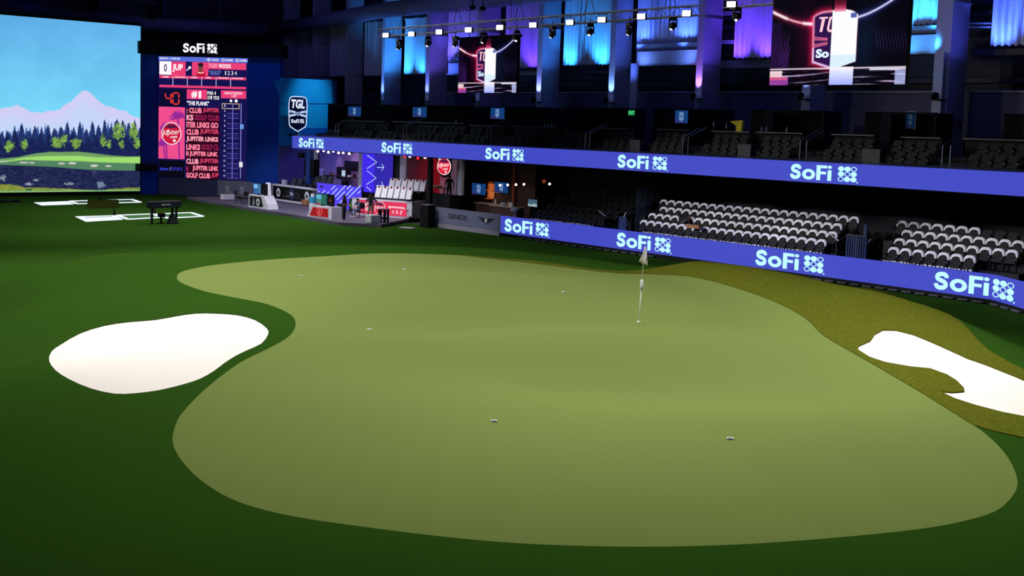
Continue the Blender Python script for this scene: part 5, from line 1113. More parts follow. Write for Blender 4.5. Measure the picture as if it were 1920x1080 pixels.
for k, (px, X, w_, h_, c, l, nm, cat) in enumerate(((944, 46.5, .45, .22, (170, 170, 180), 'crumpled pale bag on the front bar counter', 'bag', 'bag'), (956, 46.5, .4, .3, (170, 120, 80), 'tan paper bag at the back of the front bar counter', 'bag', 'bag'), (959, 46.35, .3, .25, (235, 235, 245), 'white cup stack on the front bar counter', 'cup_stack', 'cups'), (929, 48.5, .12, .35, (240, 240, 240), 'white tap handle on the rear bar counter', 'beer_tap', 'tap'))):
    p = ax(px, 380, X); z = cz if k < 3 else ax(911, 381.5, 48.4).z; m = MB(); m.lathe((X, p.y, z), [(w_/2, 0), (w_/2*1.05, h_*.5), (w_/2*.6, h_)], M('bar_prop_%d' % k, c, .5), 9); tag(m.build(nm), l, cat)
p = ax(999, 381, 46.6); t = thing('monitor', 'small lit monitor on a stand right of the bar', 'monitor', (46.6, p.y, 0)); z = p.z
MB().box((46.6, p.y-.42, z-.22), (46.68, p.y+.42, z+.25), BLACK).build('casing', t); fc = Face((46.6, p.y+.4, z-.2), (0, -1, 0), (0, 0, 1), .01); fc.rect(0, 0, .8, .42, E((60, 95, 115)), 1); fc.poly([(0, 0), (.8, 0), (.8, .15), (.5, .2), (.3, .1), (0, .18)], E((150, 170, 175)), 2); fc.build('lit_screen', t); MB().box((46.65, p.y-.3, 0), (46.8, p.y+.3, z-.22), BLACK).build('stand', t)
p = ax(965, 394, 45.4); tag(MB().lathe((45.4, p.y, p.z-.55), [(.18, 0), (.03, .04), (.03, .45), (.24, .5), (.24, .62)], M('stool_white', (225, 225, 230), .4), 12).build('round_stool'), 'small white round stool below the orange post', 'stool')
p0_ = None
for px, py, l in ((937.5, 347.3, 'first'), (952, 346.8, 'second'), (967.5, 346.2, 'third'), (982.3, 345.6, 'fourth'), (1030.5, 345, 'separate rightmost')):
    p = ax(px, py, 47.); 
    if p0_ is None:
        p0_ = thing('pendant_lamp', 'small glowing white globe pendant, %s over the bar' % l, 'pendant lamp', p, 0, 'globe pendants over the bar'); MB().ball(p, .075, E((255, 250, 245), 3.)).build('globe', p0_, True); MB().tube([p, (p.x, p.y, 4.25)], .012, BLACK, 6).build('cord', p0_)
    else: dup(p0_, p, 0, 'small glowing white globe pendant, %s over the bar' % l)
p = ax(1020, 340, 48); t = thing('wall_lamp', 'dim orange wall lamp above the unlit lower seats', 'lamp', p); MB().ball(p, .12, E((120, 50, 20), 1.)).build('shade', t, True); MB().box((p.x, p.y-.05, 0), (p.x+.05, p.y+.05, p.z), BLACK).build('post', t)
# black tall bin/speaker and black post
p = az(800, 426, 0); t = thing('speaker_cabinet', 'tall black cabinet standing on the turf at the end of the grey GENESIS board', 'cabinet', (p.x, p.y, 0)); h_ = hz(p.x, p.y, 384)
d = BD; MB().box((p.x-.25, p.y-.45, 0), (p.x+.35, p.y+.4, h_), BLACK).build('cabinet_body', t, bevel=.03); MB().box((p.x-.22, p.y-.4, h_), (p.x+.3, p.y+.35, h_+.02), M('edge_metal', (140, 140, 150), .4)).build('top_plate', t)
q = ax(803.5, 340, 45.3); o = MB().box((45.3, q.y-.15, 0), (45.55, q.y+.15, 4.3), BLACK).build('steel_post'); tag(o, 'black steel post in front of the red lit suite', 'post')

# ---------------------------------------------------------------- player stage
STG = M('stage_floor', (92, 84, 104), .7, noise=.1)
so = MB(); sp_ = [(40.1, 85.2), (39.4, 73.2), (39.35, 67.7), (38.95, 61.6), (40.6, 59.5), (44.6, 62.3), (46.8, 64.2), (46.8, 85.2)]
n = len(sp_); so.add([(x, y, .0) for x, y in sp_]+[(x, y, .2) for x, y in sp_], [tuple(range(n)), tuple(range(n, 2*n))]+[(i, (i+1) % n, (i+1) % n+n, i+n) for i in range(n)], STG)
tag(so.build('stage_platform'), 'low dark grey stage platform in front of the team stands', 'stage')
ed = MB()
for (a, b) in zip(sp_[:7], sp_[1:7]):
    A = Vector((*a, 0)); Bv = Vector((*b, 0)); ed.wall(A, Bv, .04, 0., .19, BLACK) if False else None
gbb = thing('sponsor_board', 'low grey sponsor board with BEST BUY lettering, left of the stage', 'board', (43.5, 82, 0)); A = Vector((42.6, 85, 0)); Bv = Vector((43.85, 81.15, 0)); zt = hz(42.6, 85, 337.5)
MB().wall(Bv, A, -.1, .3, zt, M('sponsor_grey2', (95, 95, 115), .5)).build('board_face', gbb); MB().wall(Bv, A, -.08, 0, .3, BLACK).build('plinth', gbb)
dd = (Bv-A).normalized(); fc = Face(A+UPV*.3, dd, (0, 0, 1), .02); GR = M('sponsor_ink', (165, 165, 178), .5)
for u_ in (.85, 2.4):
    fc.text('BEST', u_, .58, u_+.5, .82, GR, 1, bold=.03); fc.text('BUY', u_+.05, .28, u_+.45, .54, GR, 1, bold=.03); fc.rect(u_+.47, .25, u_+.57, .36, M('sponsor_yellow', (200, 200, 40), .5), 1)
fc.build('lettering', gbb)
WF = M('white_frame', (222, 220, 232), .5)
def face_of(P, Q, z): d = (Q-P).normalized(); return Face(P+UPV*z, d, (0, 0, 1), .02), (Q-P).length
def cog(fc, cx, cy, r, m, l=2):
    fc.poly([(cx+r*(1 if k % 2 else .86)*math.cos(k*math.pi/12), cy+r*(1 if k % 2 else .86)*math.sin(k*math.pi/12)) for k in range(24)], m, l); fc.poly([(cx-r*.45, cy-r*.15), (cx+r*.45, cy-r*.15), (cx+r*.25, cy+r*.25), (cx, cy+r*.4), (cx-r*.25, cy+r*.25)], BLACK, l+1); fc.rect(cx-r*.7, cy-r*.35, cx+r*.7, cy-r*.2, BLACK, l+1)
# left team stand
BW2 = tag(MB().box((47.2, TY-.35, 0), (51.6, TY-.2, 4.25), M('suite_violet', (78, 70, 120), .8)).build('wall_panel'), 'dim violet blue wall panel under the corner wall, left of the suites', 'wall panel')
P = Vector((45.09, 81.17, 0)); Q = Vector((44.86, 74.3, 0)); z1 = hz(Q.x, Q.y, 353.5); z0 = .2
t = thing('team_stand', 'white framed team stand with a black panel, badges and the number 90', 'team stand', (45, 78, .2))
fr_ = MB(); L = (Q-P).length
for a, b, c, d in ((0, L, z0, z0+.13), (0, L, z1-.14, z1), (0, .42, z0, z1), (L-.5, L, z0, z1)):
    dn = (Q-P).normalized(); fr_.wall(P+dn*a, P+dn*b, .25, c, d, WF)
fr_.build('white_frame', t); MB().wall(P, Q, .15, z0+.13, z1-.14, BLACKG).build('black_panel', t)
fc, L = face_of(P, Q, z0); WI = M('white_ink', (230, 230, 235), .5); hh = z1-z0
fc = Face(P+UPV*z0+Vector((-.02, 0, 0)), (Q-P), (0, 0, 1), .01)
cog(fc, 1.35, hh*.5, .36, WI); cog(fc, L-1.1, hh*.5, .36, WI); fc.ring(L/2, hh*.5, .36, .3, M('blue_ink', (90, 100, 180), .5), 2); fc.text('90', L/2-.2, hh*.38, L/2+.2, hh*.62, WI, 3, bold=.03)
rr = random.Random(5)
for k in range(46): a = rr.uniform(-.1, math.pi+.1); r_ = rr.uniform(.45, 1.5); fc.disc(L/2+math.cos(a)*r_*.9, max(.25, hh*.38+math.sin(a)*r_*.35-.1), rr.uniform(.015, .04), GR, 2, n=6)
fc.build('badges', t)
# riser for the seats
MB().hexa([(45.2, 75, .2), (46.6, 75, .2), (46.6, 80.8, .2), (45.2, 80.8, .2), (45.2, 75, z1-.35), (46.6, 75, z1-.1), (46.6, 80.8, z1-.1), (45.2, 80.8, z1-.35)], CON).build('seat_riser', t)
q0 = ax(528, 342, 46); q1 = ax(534.5, 342, 46); MB().box((46, q1.y, ax(531, 346, 46).z), (46.2, q0.y, ax(531, 337, 46).z), WF).build('end_block', t)
def club_seat(m, name, label, loc, rz, grp, w_=.38):
    t = thing(name, label, 'seat', (0, 0, 0), 0, grp)
    b = MB(); plate(b, arch(w_, .35, 1.12, .06), .10, .19, .32, m); b.build('backrest', t); MB().box((-.42, -.24, .32), (.12, .24, .44), m).build('seat_pan', t); MB().box((-.2, -.05, 0), (.0, .05, .32), BLACK).build('pedestal', t)
    t.location = loc; t.rotation_euler = (0, 0, rz); return t
c0 = None; CSM = M('club_seat', (46, 48, 56), .45)
for r, (pxs, X, dz) in enumerate((([543, 554], 45.35, -.45), ([566, 577, 588, 599, 610], 45.9, -.12))):
    for k, px in enumerate(pxs):
        y = ax(px, 350, X).y; lab = 'dark high-backed seat in the left team stand, %s of the %s row' % (ORD[k], ('front', 'back')[r]); loc = (X+.1, y, z1+dz-.15)
        if c0 is None: c0 = club_seat(CSM, 'club_seat', lab, loc, 0, 'dark seats in the left team stand', .62)
        else: dup(c0, loc, 0, lab)
# right team stand
P = Vector((43.13, 66.67, 0)); Q = Vector((44.72, 62.1, 0)); R2 = Vector((47.07, 64.03, 0)); z1 = hz(Q.x, Q.y, 378); L = (Q-P).length; dn = (Q-P).normalized(); nn = Vector((-dn.y, dn.x, 0))
if nn.x < 0: nn = -nn
t = thing('team_stand', 'white team stand with a pink-red lit club panel', 'team stand', (44, 64.4, .2)); bk_ = MB()
def slab2(mb, a, b, n0, n1, z0, z1, m): return mb.hexa([P+dn*u_+nn*v_+UPV*z for z in (z0, z1) for u_, v_ in ((a, n0), (b, n0), (b, n1), (a, n1))], m)
fr_ = MB()
for a, b, c, d in ((0, L, .2, .34), (0, L, z1-.12, z1), (0, .4, .2, z1), (L-.42, L, .2, z1)): slab2(fr_, a, b, 0, .2, c, d, WF)
slab2(fr_, L-.08, L, .2, 2.6, .2, z1, WF); fr_.build('white_frame', t)
MB().hexa([P+dn*u_+nn*v_+UPV*z for z in (.3, z1-.1) for u_, v_ in ((.3, .05), (L-.3, .05), (L-.3, 2.4), (.3, 2.4))], CON).build('seat_riser', t)
fc = Face(P+UPV*.2-nn*.02, dn, (0, 0, 1), .012); hh = z1-.2; fc.rect(.4, .14, L-.42, hh-.12, E((228, 50, 88)), 1); wi = E((255, 240, 245))
fc.poly([(1.3, hh-.12), (2.0, hh-.12), (1.7, .5), (1.4, .7)], E((150, 50, 120)), 1.5); fc.poly([(2.5, .14), (3.0, .14), (2.9, .6), (2.6, .5)], E((160, 60, 140)), 1.5)
fc.text('WITH', 1.05, hh*.55, 1.62, hh*.76, wi, 2, bold=.05); fc.text('US', 1.1, hh*.3, 1.5, hh*.5, wi, 2, bold=.05); jupiter(fc, L*.5-.1, hh*.5, .43, 2, red=E((190, 24, 60)), wh=wi)
fc.text('@JUPITERLINKSGC', L*.62, hh*.52, L-.58, hh*.66, wi, 2, bold=.04); fc.text('X', L*.745, hh*.24, L*.785, hh*.42, wi, 2, bold=.04); fc.ring(L*.70, hh*.33, .09, .06, wi, 2); fc.stroke([(L*.83, hh*.25), (L*.83, hh*.42), (L*.85, hh*.38)], .05, wi, 2); fc.disc(L*.822, hh*.26, .045, wi, 2)
fc.build('lit_panel', t)
c1 = None; jer0 = None; WSM = M('club_seat_dark', (20, 20, 26), .5); TH = math.atan2(-nn.y, -nn.x)-math.pi; COLR = M('collar_red', (120, 40, 50), .8)
for r, (off, inn_, dz) in enumerate(((1.98, .45, -.25), (2.3, 1.5, .25))):
    for k in range(6):
        loc = P+dn*(off-.35+k*.5)+nn*inn_+UPV*(z1+dz-.1); lab = '%s of the %s row in the right team stand' % (ORD[k], ('front', 'back')[r])
        if c1 is None:
            c1 = club_seat(WSM, 'club_seat', 'dark high-backed seat, '+lab, loc, TH, 'dark seats of the right team stand')
            mb = MB(); A_ = arch(.41, .34, 1.17, .05); plate(mb, A_, .07, .215, .32, CLOTH)
            jer0 = thing('draped_jersey', 'white jersey stretched over the seat, '+lab, 'shirt', (0, 0, 0), 0, 'white jerseys on the right team stand'); mb.build('cloth', jer0)
            mc = MB(); T = lambda y, z, x: (x+(z-.4)*.32, y, z); mc.add([T(.1*math.cos(a), 1.12+.08*math.sin(a), .06) for a in np.linspace(0, 2*math.pi, 13)[:-1]], [tuple(range(12))], COLR); mc.build('collar', jer0)
            jer0.location = loc; jer0.rotation_euler = (0, 0, TH)
        else: dup(c1, loc, TH, 'dark high-backed seat, '+lab); dup(jer0, loc, TH, 'white jersey stretched over the seat, '+lab)
# desks with monitors
def desk(P, Q, poly_, panel, pm, lab, deco):
    dn = (Q-P).normalized(); nn = Vector((-dn.y, dn.x, 0)); nn = nn if nn.x > 0 else -nn
    t = thing('monitor_desk', lab, 'desk', tuple(P+UPV*.2)); n = len(poly_); vs = [P+dn*u_+UPV*v_ for u_, v_ in poly_]+[P+dn*u_+UPV*v_+nn*.8 for u_, v_ in poly_]
    MB().add(vs, [tuple(range(n)), tuple(reversed(range(n, 2*n)))]+[(i, i+n, (i+1) % n+n, (i+1) % n) for i in range(n)], WF).build('white_body', t)
    fc = Face(P-nn*.01, dn, (0, 0, 1), .012); fc.poly(panel, pm, 1); deco(fc); fc.build('front_panel', t); return dn, nn
P = Vector((39.75, 74.6, 0)); Q = Vector((39.85, 71.9, 0)); h1 = hz(P.x, P.y, 364); L = 2.7
def deco1(fc): cog(fc, 1.28, .62, .27, WI); fc.poly([(.55, .4), (.85, .4), (.7, .95)], GR, 2)
dn, nn = desk(P, Q, [(0, .0), (L, .0), (L-.25, .55), (L-.75, h1), (0, h1)], [(.15, .32), (L-.75, .32), (L-1.05, h1-.1), (.15, h1-.1)], BLACKG, 'white trapezoid desk with a black badge panel, left on the stage', deco1)
def monitor(base, dn, nn, u0, u1, z0, z1, lab, pic):
    q = base+nn*.25; t = thing('monitor', lab, 'monitor', tuple(q+dn*(u0+u1)/2+UPV*z0)); MB().hexa([q+dn*u_+nn*v_+UPV*z for z in (z0+.04, z1) for u_, v_ in ((u0, 0), (u1, 0), (u1, .08), (u0, .08))], BLACK).build('casing', t)
    MB().hexa([q+dn*u_+nn*v_+UPV*z for z in (z0-.01, z0+.05) for u_, v_ in (((u0+u1)/2-.1, 0), ((u0+u1)/2+.1, 0), ((u0+u1)/2+.1, .2), ((u0+u1)/2-.1, .2))], BLACK).build('foot', t)
    if pic: fc = Face(q+dn*u0+UPV*(z0+.04), dn, (0, 0, 1), .012); pic(fc, u1-u0, z1-z0-.04); fc.build('lit_screen', t)
def pic1(fc, w_, h_): fc.rect(.04, .04, w_-.04, h_-.04, E((40, 90, 160)), 1); fc.rect(.06, h_*.5, w_*.55, h_-.1, E((115, 185, 235)), 2); fc.poly([(.06, h_*.2), (w_*.5, h_*.3), (w_*.5, .1), (.06, .1)], E((60, 110, 190)), 2); fc.rect(w_*.6, .1, w_*.9, h_-.1, E((70, 115, 140)), 2)
def pic2(fc, w_, h_): fc.rect(.04, .04, w_-.04, h_-.04, E((30, 90, 90)), 1); fc.rect(.06, h_*.5, w_*.5, h_-.08, E((95, 175, 205)), 2); fc.poly([(.06, h_*.45), (w_*.5, h_*.5), (w_*.5, h_*.15), (.06, h_*.2)], E((60, 130, 110)), 2); fc.rect(.06, .05, w_*.45, h_*.16, E((190, 60, 100)), 3); fc.rect(w_*.58, .1, w_*.85, h_-.1, E((40, 105, 85)), 2)
monitor(P, dn, nn, .2, 1.25, h1, h1+.82, 'lit blue monitor on the left stage desk', pic1); monitor(P, dn, nn, 1.32, 1.95, h1, h1+.8, 'dark monitor beside the lit blue one on the left desk', None)
Bq = az(505.5, 391, .2); Tq = ax(502.5, 345, Bq.x+.7)
o = MB(); o.bar(Bq, Tq, .3, .3, WF); tag(o.build('slanted_post'), 'white slanted post between the left desk and the left team stand', 'post')
P = Vector((39.5, 66.5, 0)); Q = Vector((39.7, 63.7, 0)); h2 = hz(P.x, P.y, 383); L = 2.8
def deco2(fc): fc.ring(1.55, .62, .28, .25, E((255, 150, 150)), 2); fc.stroke([(1.45, .45), (1.6, .62), (1.5, .8)], .05, E((255, 150, 150)), 2)
dn2, nn2 = desk(P, Q, [(0, 0), (L, 0), (L, h2), (.65, h2)], [(.45, .28), (L-.35, .28), (L-.35, h2-.12), (.8, h2-.12)], M('red_panel_front', (215, 20, 30), .5), 'white trapezoid desk with a red panel, middle of the stage', deco2)
monitor(P, dn2, nn2, .75, 2.0, h2, h2+.78, 'lit teal monitor on the red fronted desk', pic2); monitor(P, dn2, nn2, 2.05, 2.65, h2, h2+.76, 'dark monitor on the red fronted desk', lambda fc, w_, h_: fc.disc(w_*.4, h_*.5, .12, E((110, 25, 15)), 1))
def cube(px, py, w_, h_, lab, nm, m, z=.2, d=.5, cat='box'):
    p = az(px, py, z); t = thing(nm, lab, cat, p); MB().box((p.x, p.y-w_/2, z+.03), (p.x+d, p.y+w_/2, z+h_), m).build('body', t, bevel=.02); MB().box((p.x+.05, p.y-w_/2+.05, z), (p.x+d-.05, p.y+w_/2-.05, z+.03), BLACK).build('feet', t); return t
cube(416, 375, .55, .42, 'white cube stool at the far left end of the stage', 'cube_stool', WF, d=.9, cat='stool'); cube(690, 418.5, .62, .5, 'white cube stool at the front corner of the stage', 'cube_stool', WF, d=.7, cat='stool')
p = az(581, 395, .2); t = thing('water_dispenser', 'teal and white water dispenser left of the red fronted desk', 'dispenser', p); MB().tube([(p.x+.2, p.y, .2), (p.x+.2, p.y, .75)], .22, WHITE, 12).build('base', t); MB().tube([(p.x+.2, p.y, .75), (p.x+.2, p.y, 1.15)], .24, M('teal_plastic', (50, 160, 190), .4), 12).build('tank', t); MB().tube([(p.x+.2, p.y, 1.15), (p.x+.2, p.y, 1.35)], .12, WHITE, 10).build('lid', t)
cube(570, 385, .75, .4, 'brown cardboard box beside the water dispenser', 'cardboard_box', M('cardboard', (170, 120, 75), .8), d=.5)
for k, (px, py, l) in enumerate(((633.5, 408, 'right of the red fronted desk'), (656.5, 397, 'behind the standing person in black'))):
    p = az(px, py, .2); t = thing('can_cooler', 'black barrel cooler with green claw mark, '+l, 'cooler', p, group='black barrel coolers'); h_ = .85
    MB().lathe((p.x+.2, p.y, .2), [(.2, 0), (.24, .05), (.25, h_*.5), (.24, h_-.05), (.22, h_)], BLACKG, 16).build('barrel', t, True); MB().tube([(p.x+.2, p.y, .2+h_), (p.x+.2, p.y, .24+h_)], .25, DGREY, 16).build('lid', t)
    fc = Face(Vector((p.x+.2, p.y, .2))-Vector((.62, .78, 0))*.3+Vector((-.78, .62, 0))*.0, (.78, -.62, 0), (0, 0, 1), .01); g = M('green_mark', (90, 220, 60), .5)
    for a in (-.09, -.01, .07): fc.stroke([(a, .7), (a+.02, .5), (a, .38), (a+.02, .2)], [.05, .035, .045, .01], g, 1)
    fc.build('claw_mark', t)
def folding_chair(px, py, rz, lab):
    p = az(px, py, .2); t = thing('folding_chair', lab, 'chair', p, 0); c, s = math.cos(rz), math.sin(rz); T = lambda x, y, z: (p.x+x*c-y*s, p.y+x*s+y*c, .2+z)
    MB().hexa([T(-.2, -.2, .44), T(.2, -.2, .44), T(.2, .2, .44), T(-.2, .2, .44), T(-.2, -.2, .48), T(.2, -.2, .48), T(.2, .2, .48), T(-.2, .2, .48)], BLACK).build('seat', t)
    MB().hexa([T(.2, -.2, .6), T(.24, -.2, .6), T(.24, .2, .6), T(.2, .2, .6), T(.26, -.2, .92), T(.3, -.2, .92), T(.3, .2, .92), T(.26, .2, .92)], BLACK).build('backrest', t)
    for y in (-.19, .19):
        MB().tube([T(-.24, y, 0), T(.28, y, .9)], .014, DGREY, 6).build('leg', t); MB().tube([T(.26, y, 0), T(-.16, y, .46)], .014, DGREY, 6).build('leg', t)
folding_chair(458, 384, .5, 'black folding chair on the stage left of the left desk'); folding_chair(448, 381, 2.4, 'black folding chair in front of the BEST BUY board'); folding_chair(700, 404, -.4, 'black folding chair leaning before the pink-red panel')
p = az(714, 417, .2); t = thing('bag_rack', 'black upright rack of tubes on the stage corner before the red panel', 'rack', p)
for k in range(7): a = k/7*2*math.pi; MB().tube([(p.x+.3*math.cos(a)+.2, p.y+.3*math.sin(a), .2), (p.x+.3*math.cos(a)+.2, p.y+.3*math.sin(a), 1.02)], .045, BLACK, 8).build('tube', t)
MB().tube([(p.x+.2, p.y, .45), (p.x+.2, p.y, .5)], .35, BLACK, 14).build('lower_ring', t); MB().tube([(p.x+.2, p.y, .95), (p.x+.2, p.y, 1.0)], .36, DGREY, 14).build('upper_ring', t)
p = az(762, 410, .2); t = thing('side_table', 'small pale side table by the right end of the red panel', 'table', p); MB().tube([(p.x, p.y, .8), (p.x, p.y, .83)], .22, WHITE, 12).build('top', t); MB().tube([(p.x, p.y, .2), (p.x, p.y, .8)], .025, BLACK, 6).build('post', t); MB().tube([(p.x, p.y, .2), (p.x, p.y, .23)], .2, BLACK, 12).build('base', t)
p = az(770, 414, .05); o = MB(); rr = random.Random(2)
for k in range(9): o.ball((p.x+rr.uniform(-.3, .3), p.y+rr.uniform(-.4, .4), .15+rr.uniform(0, .2)), (rr.uniform(.12, .2),)*3, BLACK, 7, 5)
tag(o.build('equipment_bag', None, True), 'lumpy black equipment bag at the right end of the stage', 'bag')
for px0, px1, py, l in ((691, 716, 424.3, 'white flat mat on the turf at the stage corner'), (753, 776, 426.5, 'pale topped black floor plate on the turf')):
    a = az(px0, py-1, .03); b = az(px1, py+1, .03); d_ = (b-a).normalized(); n_ = Vector((-d_.y, d_.x, 0))*.3; o = MB(); o.hexa([q-UPV*.025 for q in (a-n_, b-n_, b+n_, a+n_)]+[q for q in (a-n_, b-n_, b+n_, a+n_)], M('mat_pale', (190, 190, 200), .6)); tag(o.build('floor_plate'), l, 'plate')
# tee boxes
TEE = E((235, 240, 255), 1.1)
def gpoly(px, z, m, nm, parent, t=.03):
    P_ = [az(x, y, z) for x, y in px]; n = len(P_); MB().add([(q.x, q.y, z-t) for q in P_]+[tuple(q) for q in P_], [tuple(reversed(range(n))), tuple(range(n, 2*n))]+[(i, (i+1) % n, (i+1) % n+n, i+n) for i in range(n)], m).build(nm, parent)
def frame(a, b, c, d, parent, w_=.22, z=.05):
    q = [az(*p_, z) for p_ in (a, b, c, d)]
    for i in range(4): MB().bar(q[i], q[(i+1) % 4], w_, .05, TEE).build('light_strip', parent)
t = thing('tee_tray', 'bright white filled tray at the left of the rear tee boxes', 'tee box', az(100, 381, 0)); gpoly([(64, 379.5), (126, 377), (138, 382.5), (78, 384.5)], .04, TEE, 'lit_panel', t)
t = thing('tee_tray', 'bright white filled tray at the left of the front tee boxes', 'tee box', az(180, 409, 0)); gpoly([(141, 405.5), (216, 403.5), (231, 411), (161, 415)], .04, TEE, 'lit_panel', t); gpoly([(160, 406.8), (210, 405.6), (209, 406.3), (160, 407.6)], .05, M('slot_grey', (120, 120, 130), .6), 'slot', t)
TG = M('tee_turf', (50, 110, 40), .9)
t = thing('tee_box', 'white outlined tee box behind the dark green ramp', 'tee box', az(200, 379, 0)); gpoly([(131, 377), (247, 373.8), (263, 379), (145, 382)], .03, TG, 'turf_inlay', t); frame((131, 377), (247, 373.8), (263, 379), (145, 382), t)
t = thing('tee_box', 'white and blue outlined tee box left of the launch monitor', 'tee box', az(260, 406, 0)); gpoly([(221, 403.5), (287, 401), (303, 407.5), (240, 411)], .03, TG, 'turf_inlay', t); frame((221, 403.5), (287, 401), (303, 407.5), (240, 411), t)
t = thing('tee_box', 'white outlined tee box at the right of the launch monitor', 'tee box', az(340, 404, 0)); gpoly([(296, 401), (358, 398.5), (380, 405.5), (314, 409)], .03, TG, 'turf_inlay', t); frame((296, 401), (358, 398.5), (380, 405.5), (314, 409), t)
a, b, c, d = az(163, 390.5, .02), az(224, 389.5, .02), az(221, 383, .02), az(165, 383, .02); o = MB(); o.hexa([a, b, c, d, a+UPV*.3+(d-a)*.3, b+UPV*.3+(c-b)*.3, c+UPV*.33, d+UPV*.33], M('ramp_green', (40, 46, 14), .95, spec=0)); tag(o.build('turf_ramp'), 'dark green turf block standing before the rear tee boxes', 'block')
for px, py, l in ((188, 377, 'behind the dark green block'), (215, 404, 'between the front tray and the middle tee box'), (290, 402, 'left post of the launch monitor')):
    p = az(px, py, 0.02); t = thing('ball_dispenser', 'tiny black ball teeing device '+l, 'tee device', p); MB().tube([p, p+UPV*.28], .07, BLACK, 8).build('body', t); MB().tube([p+UPV*.28, p+UPV*.33+Vector((-.12, 0, .03))], .05, BLACK, 6).build('arm', t)
a = az(284.5, 421, 0); b = az(330, 418.5, 0); zt = hz(a.x, a.y, 378); zb = hz(a.x, a.y, 390.5); t = thing('launch_monitor', 'black launch monitor bridge on two legs over the tee boxes', 'launch monitor', tuple((a+b)/2))
for q in (a, b): MB().bar(q, q+UPV*zb, .12, .12, BLACKG).build('leg', t)
dn = (b-a).normalized(); MB().bar(a-dn*.22+UPV*(zb+zt)/2, b+dn*.22+UPV*(zb+zt)/2, .5, zt-zb, M('monitor_black', (32, 28, 44), .4)).build('sensor_bar', t, bevel=.04)
n_ = Vector((dn.y, -dn.x, 0)); n_ = n_ if n_.y < 0 else -n_; fc = Face(a+n_*.26+UPV*zb, dn, (0, 0, 1), .01); fc.text('full swing', .5, .12, 1.15, .26, WI, 1, bold=.02); fc.build('lettering', t)
for u_, c_ in ((.1, .45), (.95, .4)): MB().bar(a+dn*(u_)+UPV*(zt+.0), a+dn*(u_+c_)+UPV*(zt+.0), .4, .03, DGREY).build('top_plate', t)
p = az(323, 419, 0); t = thing('cone_stand', 'black cone-shaped stand between the launch monitor legs', 'stand', p); MB().lathe(p, [(.38, 0), (.34, .06), (.08, .62), (.05, .95)], BLACK, 14).build('cone', t, True)
p = az(302, 419.5, 0); t = thing('tripod_camera', 'small black camera on a low stand under the launch monitor', 'camera', p); MB().tube([p, p+UPV*.4], .07, BLACK, 8).build('stand', t); MB().box((p.x-.15, p.y-.2, .38), (p.x+.2, p.y+.2, .62), BLACK).build('camera_body', t, bevel=.03); MB().tube([p+UPV*.015-Vector((.3, 0, 0)), p+UPV*.015+Vector((.3, .1, 0))], .03, BLACK, 6).build('foot', t)
o = MB(); p = az(14, 376.5, .1)
for k in range(4): o.box((p.x-1.1+k*.5, p.y-.3, .0), (p.x-.75+k*.5, p.y+.1, .12+.05*(k % 2)), BLACK)
o.box((p.x-1.1, p.y-.32, 0), (p.x+.9, p.y+.12, .05), BLACK); tag(o.build('floor_box'), 'low black floor box under the huge screen at the left edge', 'box')
cool = (.55, .5, 1)
for yt in (82, 74, 66, 57): spot('stage_flood', (10, yt-8, 14), (44, yt, .8), 9000, 15, (.9, .88, 1), .7, .5)
area('stage_light', (41, 76, 4.), (43.5, 76, .2), 60, 2.5, (.75, .7, 1)); area('stage_light', (41, 63, 4.), (43.5, 65, .2), 70, 2.5, (.8, .75, 1)); area('stage_light', (40, 69, 4.1), (42.5, 70, .2), 45, 2., (.7, .65, 1))

